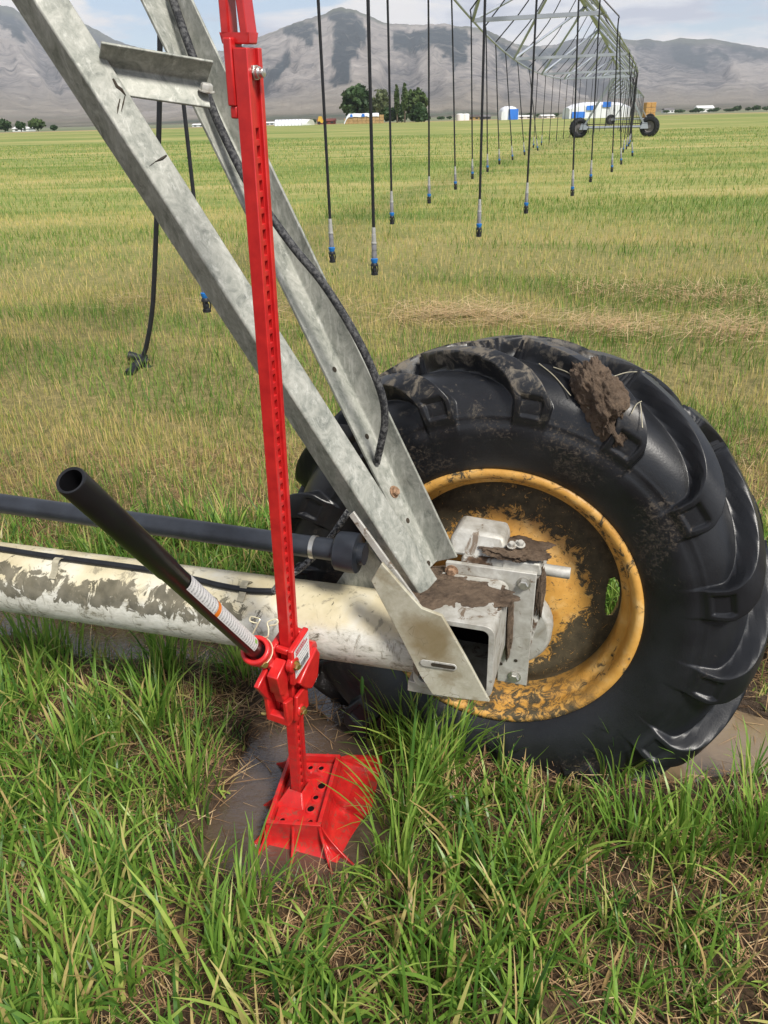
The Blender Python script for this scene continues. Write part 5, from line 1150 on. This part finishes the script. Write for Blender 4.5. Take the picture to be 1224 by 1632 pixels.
def tarp(name, label, x0, x1, Y, depth, ztop, drop, patches, slope_l=0.):
    root = empty(name, label, 'tarpaulin'); n = 14; vs = []; fs = []
    prf = [(-.15, ztop - drop), (-.12, ztop - .05), (.0, ztop + .12), (depth * .5, ztop + .45), (depth, ztop + .12), (depth + .15, ztop - drop)]
    for i in range(n + 1):
        k = i / n; xx = x0 - .1 + (x1 - x0 + .2) * k; sag = .10 * math.sin(k * 23) + .06 * math.sin(k * 51)
        dz = -slope_l * max(0, 1 - k * 9)
        vs += [(xx, Y + y_, z_ + (sag if j in (0, 5) else sag * .4) + dz) for j, (y_, z_) in enumerate(prf)]
    m = len(prf); fs = [(i * m + j, i * m + j + 1, (i + 1) * m + j + 1, (i + 1) * m + j) for i in range(n) for j in range(m - 1)]
    s_ = MB().add(vs, fs).build('sheet', MAT['white_sheet'], root, ang=50); so_ = s_.modifiers.new('t', 'SOLIDIFY'); so_.thickness = .05
    for (a, b_, z0_, z1_) in patches:
        xa, xb = x0 + (x1 - x0) * a, x0 + (x1 - x0) * b_
        MB().prism([(xa, Y - .26, ztop + z0_), (xb, Y - .26, ztop + z0_), (xb - .1, Y - .22, ztop + z1_), (xa + .15, Y - .22, ztop + z1_)], (0, -.05, 0)).build('blue_patch', MAT['blue_tarp'], root)
    place(root, (x0, Y, 0)); return root
tarp('tarpaulin', 'white tarpaulin with two blue patches over the hay by the trees', x0, x1 - (x1 - x0) * .13, 268, 5, zt2, .55, ((.17, .25, -.5, .25), (.50, .60, -.5, .3)), 2.2)
def tank(px, w, ptop, pbase, Y, label):
    root = empty('storage_tank', label, 'tank', 'white tanks by the far farm'); g_ = base_at(px, pbase, Y); zt2 = zat(px, ptop, Y); r_ = w * Y / FPX * .55
    MB().lathe(g_, EZ, [(0, .0001), (0, r_), (zt2 * .9, r_), (zt2 * .97, r_ * .8), (zt2, r_ * .3), (zt2, .0001)], 24).build('tank_body', MAT['white_paint'], root)
    MB().lathe(g_ + EZ * zt2, EZ, [(-.05, r_ * .2), (.18, r_ * .2), (.2, .0001)], 12).build('lid', MAT['grey_plastic'], root); place(root, g_)
tank(733, 9.5, 181, 194, 300, 'left one of the two white upright storage tanks'); tank(742, 9.5, 181, 194, 301, 'right one of the two white upright storage tanks')
gabled('shed', 'low dark shed with tan wall right of the white tanks', 'shed', 747, 764, 183, 193, 330, 6, 'straw_far', 'dark_shed', openings=2)
gabled('shed', 'low dark shed far right of the white tanks', 'shed', 766, 782, 183, 193, 345, 6, 'dark_shed', 'roof_grey', openings=2)
# right-hand tarped stacks
def tarped_block(px0, px1, ptop, pbase, Y, depth, label, patches, blue_end=False):
    root = empty('tarped_stack', label, 'tarped stack'); x0 = base_at(px0, pbase, Y)[0]; x1 = base_at(px1, pbase, Y)[0]; z_ = zat((px0 + px1) / 2, ptop, Y); n = 10; vs = []
    sec = [(0, 0), (-.05, z_ * .55), (.0, z_ * .80), (depth * .2, z_ * .97), (depth * .5, z_), (depth * .8, z_ * .95), (depth, z_ * .7), (depth, 0)]; m = len(sec)
    for i in range(n + 1):
        k = i / n; pin = 1 - .30 * (abs(2 * k - 1) ** 4); vs += [(x0 + (x1 - x0) * k, Y + y_ + .12 * math.sin(k * 19 + j), zz * pin * (1 + .015 * math.sin(k * 31 + j))) for j, (y_, zz) in enumerate(sec)]
    MB().add(vs, [(i * m + j, i * m + j + 1, (i + 1) * m + j + 1, (i + 1) * m + j) for i in range(n) for j in range(m - 1)] + [tuple(range(m)), tuple(range(n * m, n * m + m))]).build('sheet', MAT['white_sheet'], root, ang=50)
    for (a, b_, c_, d_) in patches:
        xa, xb = x0 + (x1 - x0) * a, x0 + (x1 - x0) * b_; MB().prism([(xa, Y - .3, z_ * c_), (xb, Y - .3, z_ * c_), (xb, Y - .22, z_ * d_), (xa, Y - .22, z_ * d_)], (0, -.05, 0)).build('blue_patch', MAT['blue_tarp'], root)
    place(root, (x0, Y, 0))
tarped_block(799, 826, 169, 191, 270, 8, 'small white tarped stack with a blue end beyond the field', ((.42, .97, .02, .78),))
tarped_block(907, 1004, 162, 188, 245, 9, 'long white tarped stack with blue patches behind the distant tower', ((.04, .25, .05, .42), (.27, .38, .50, .78), (.53, .66, .66, .98)))
random.seed(9)
haystack('bales', 'orange straw bale in the tall stack behind the right far wheel', 1028, 1044, 162, 186, 200, 2.2, 3, 2, 1, 'orange_bale', 'orange straw bales behind the far wheel', slope=False)
for i, (a, b_, pt, pb, lb, rf) in enumerate(((307, 326, 198, 207, 'small white house seen below the cross brace', 'white_paint'), (424, 437, 196, 206, 'small white house just left of the greenhouse', 'white_paint'), (20, 46, 202, 209, 'white bungalow between the far left trees', 'white_paint'), (1112, 1138, 168, 176, 'white farmhouse in the distant trees at the right', 'white_paint'), (1060, 1075, 172, 177, 'tiny pale cottage at the left end of the distant right trees', 'roof_grey'), (826, 848, 184, 190, 'low white trailer right of the small tarped stack', 'white_paint'), (864, 884, 183, 189, 'tiny white trailer left of the long tarped stack', 'white_paint'))):
    gabled('house' if 'hous' in lb or 'bung' in lb or 'cott' in lb else 'trailer', lb, 'house' if 'hous' in lb or 'bung' in lb or 'cott' in lb else 'trailer', a, b_, pt, pb, 340 if i < 3 else (540 if i < 5 else 310), 7, 'white_paint', rf, openings=2)

# ------------------------------------------------------------------ sky, sun
w = bpy.data.worlds.new('World'); sc.world = w; w.use_nodes = True; nt = w.node_tree; nt.nodes.clear()
SUN_EL, SUN_AZ = math.radians(51), math.radians(146)           # azimuth clockwise from +Y
nd = lambda t_: nt.nodes.new(t_)
sky = nd('ShaderNodeTexSky'); sky.sky_type = 'NISHITA'; sky.sun_disc = False; sky.sun_elevation = SUN_EL; sky.sun_rotation = SUN_AZ; sky.altitude = 1800
bg1 = nd('ShaderNodeBackground'); bg1.inputs[1].default_value = .12; nt.links.new(sky.outputs[0], bg1.inputs[0])
tcd = nd('ShaderNodeTexCoord'); mp2 = nd('ShaderNodeMapping'); mp2.inputs['Scale'].default_value = (1, 1, 4.6); nt.links.new(tcd.outputs['Generated'], mp2.inputs[0])
def wn(scale, det, dist=0):
    n_ = nd('ShaderNodeTexNoise'); n_.inputs['Scale'].default_value = scale; n_.inputs['Detail'].default_value = det; n_.inputs['Roughness'].default_value = .56; n_.inputs['Distortion'].default_value = dist; nt.links.new(mp2.outputs[0], n_.inputs['Vector']); return n_.outputs['Fac']
cr = nd('ShaderNodeValToRGB'); cr.color_ramp.elements[0].position = .43; cr.color_ramp.elements[0].color = (.05, .05, .05, 1); cr.color_ramp.elements[1].position = .52; nt.links.new(wn(4.6, 9, .25), cr.inputs[0])
cc2 = nd('ShaderNodeValToRGB'); e_ = cc2.color_ramp.elements; e_[0].position = .38; e_[0].color = (.50, .52, .62, 1); e_[1].position = .57; e_[1].color = (1., .94, .88, 1)
e2 = e_.new(.48); e2.color = (.80, .80, .84, 1); nt.links.new(wn(6.5, 8, .4), cc2.inputs[0])
bg2 = nd('ShaderNodeBackground'); nt.links.new(cc2.outputs[0], bg2.inputs[0])
sx = nd('ShaderNodeSeparateXYZ'); nt.links.new(tcd.outputs['Generated'], sx.inputs[0])
hb = nd('ShaderNodeMapRange'); hb.inputs[1].default_value = .05; hb.inputs[2].default_value = .55; hb.inputs[3].default_value = 1.12; hb.inputs[4].default_value = .55
nt.links.new(sx.outputs[2], hb.inputs[0]); nt.links.new(hb.outputs[0], bg2.inputs[1])    # made-up dimming of overhead cloud lowers the ambient light; low cloud stays bright
mx = nd('ShaderNodeMixShader'); nt.links.new(cr.outputs[0], mx.inputs[0]); nt.links.new(bg1.outputs[0], mx.inputs[1]); nt.links.new(bg2.outputs[0], mx.inputs[2])
wo = nd('ShaderNodeOutputWorld'); nt.links.new(mx.outputs[0], wo.inputs['Surface'])
sl = bpy.data.lights.new('sun', 'SUN'); sl.energy = 4.4; sl.angle = math.radians(13); sl.color = (1, .95, .87); so2 = bpy.data.objects.new('sun', sl); COL.objects.link(so2)
dvec = Vector((math.sin(SUN_AZ) * math.cos(SUN_EL), math.cos(SUN_AZ) * math.cos(SUN_EL), math.sin(SUN_EL)))
so2.rotation_euler = dvec.to_track_quat('Z', 'Y').to_euler(); so2.location = (5, -5, 12)
# ------------------------------------------------------------------ haze over the valley
t = NT('valley_haze'); pv = t.n('ShaderNodeVolumePrincipled'); pv.inputs['Color'].default_value = (.82, .89, 1, 1); pv.inputs['Density'].default_value = 9.5e-5; pv.inputs['Anisotropy'].default_value = .0
t.l(pv.outputs[0], t.out.inputs['Volume'])
HAZE = MB().abox(-12500, 12500, -320, 11500, -3, 1150).build('haze', t.m, kind='stuff')

sc.view_settings.view_transform = 'Standard'; sc.view_settings.look = 'None'; sc.view_settings.gamma = 1; sc.view_settings.exposure = 0.30
sc.cycles.max_bounces = 8; sc.cycles.diffuse_bounces = 3; sc.cycles.glossy_bounces = 3; sc.cycles.transmission_bounces = 4; sc.cycles.volume_bounces = 0
sc.cycles.use_denoising = True
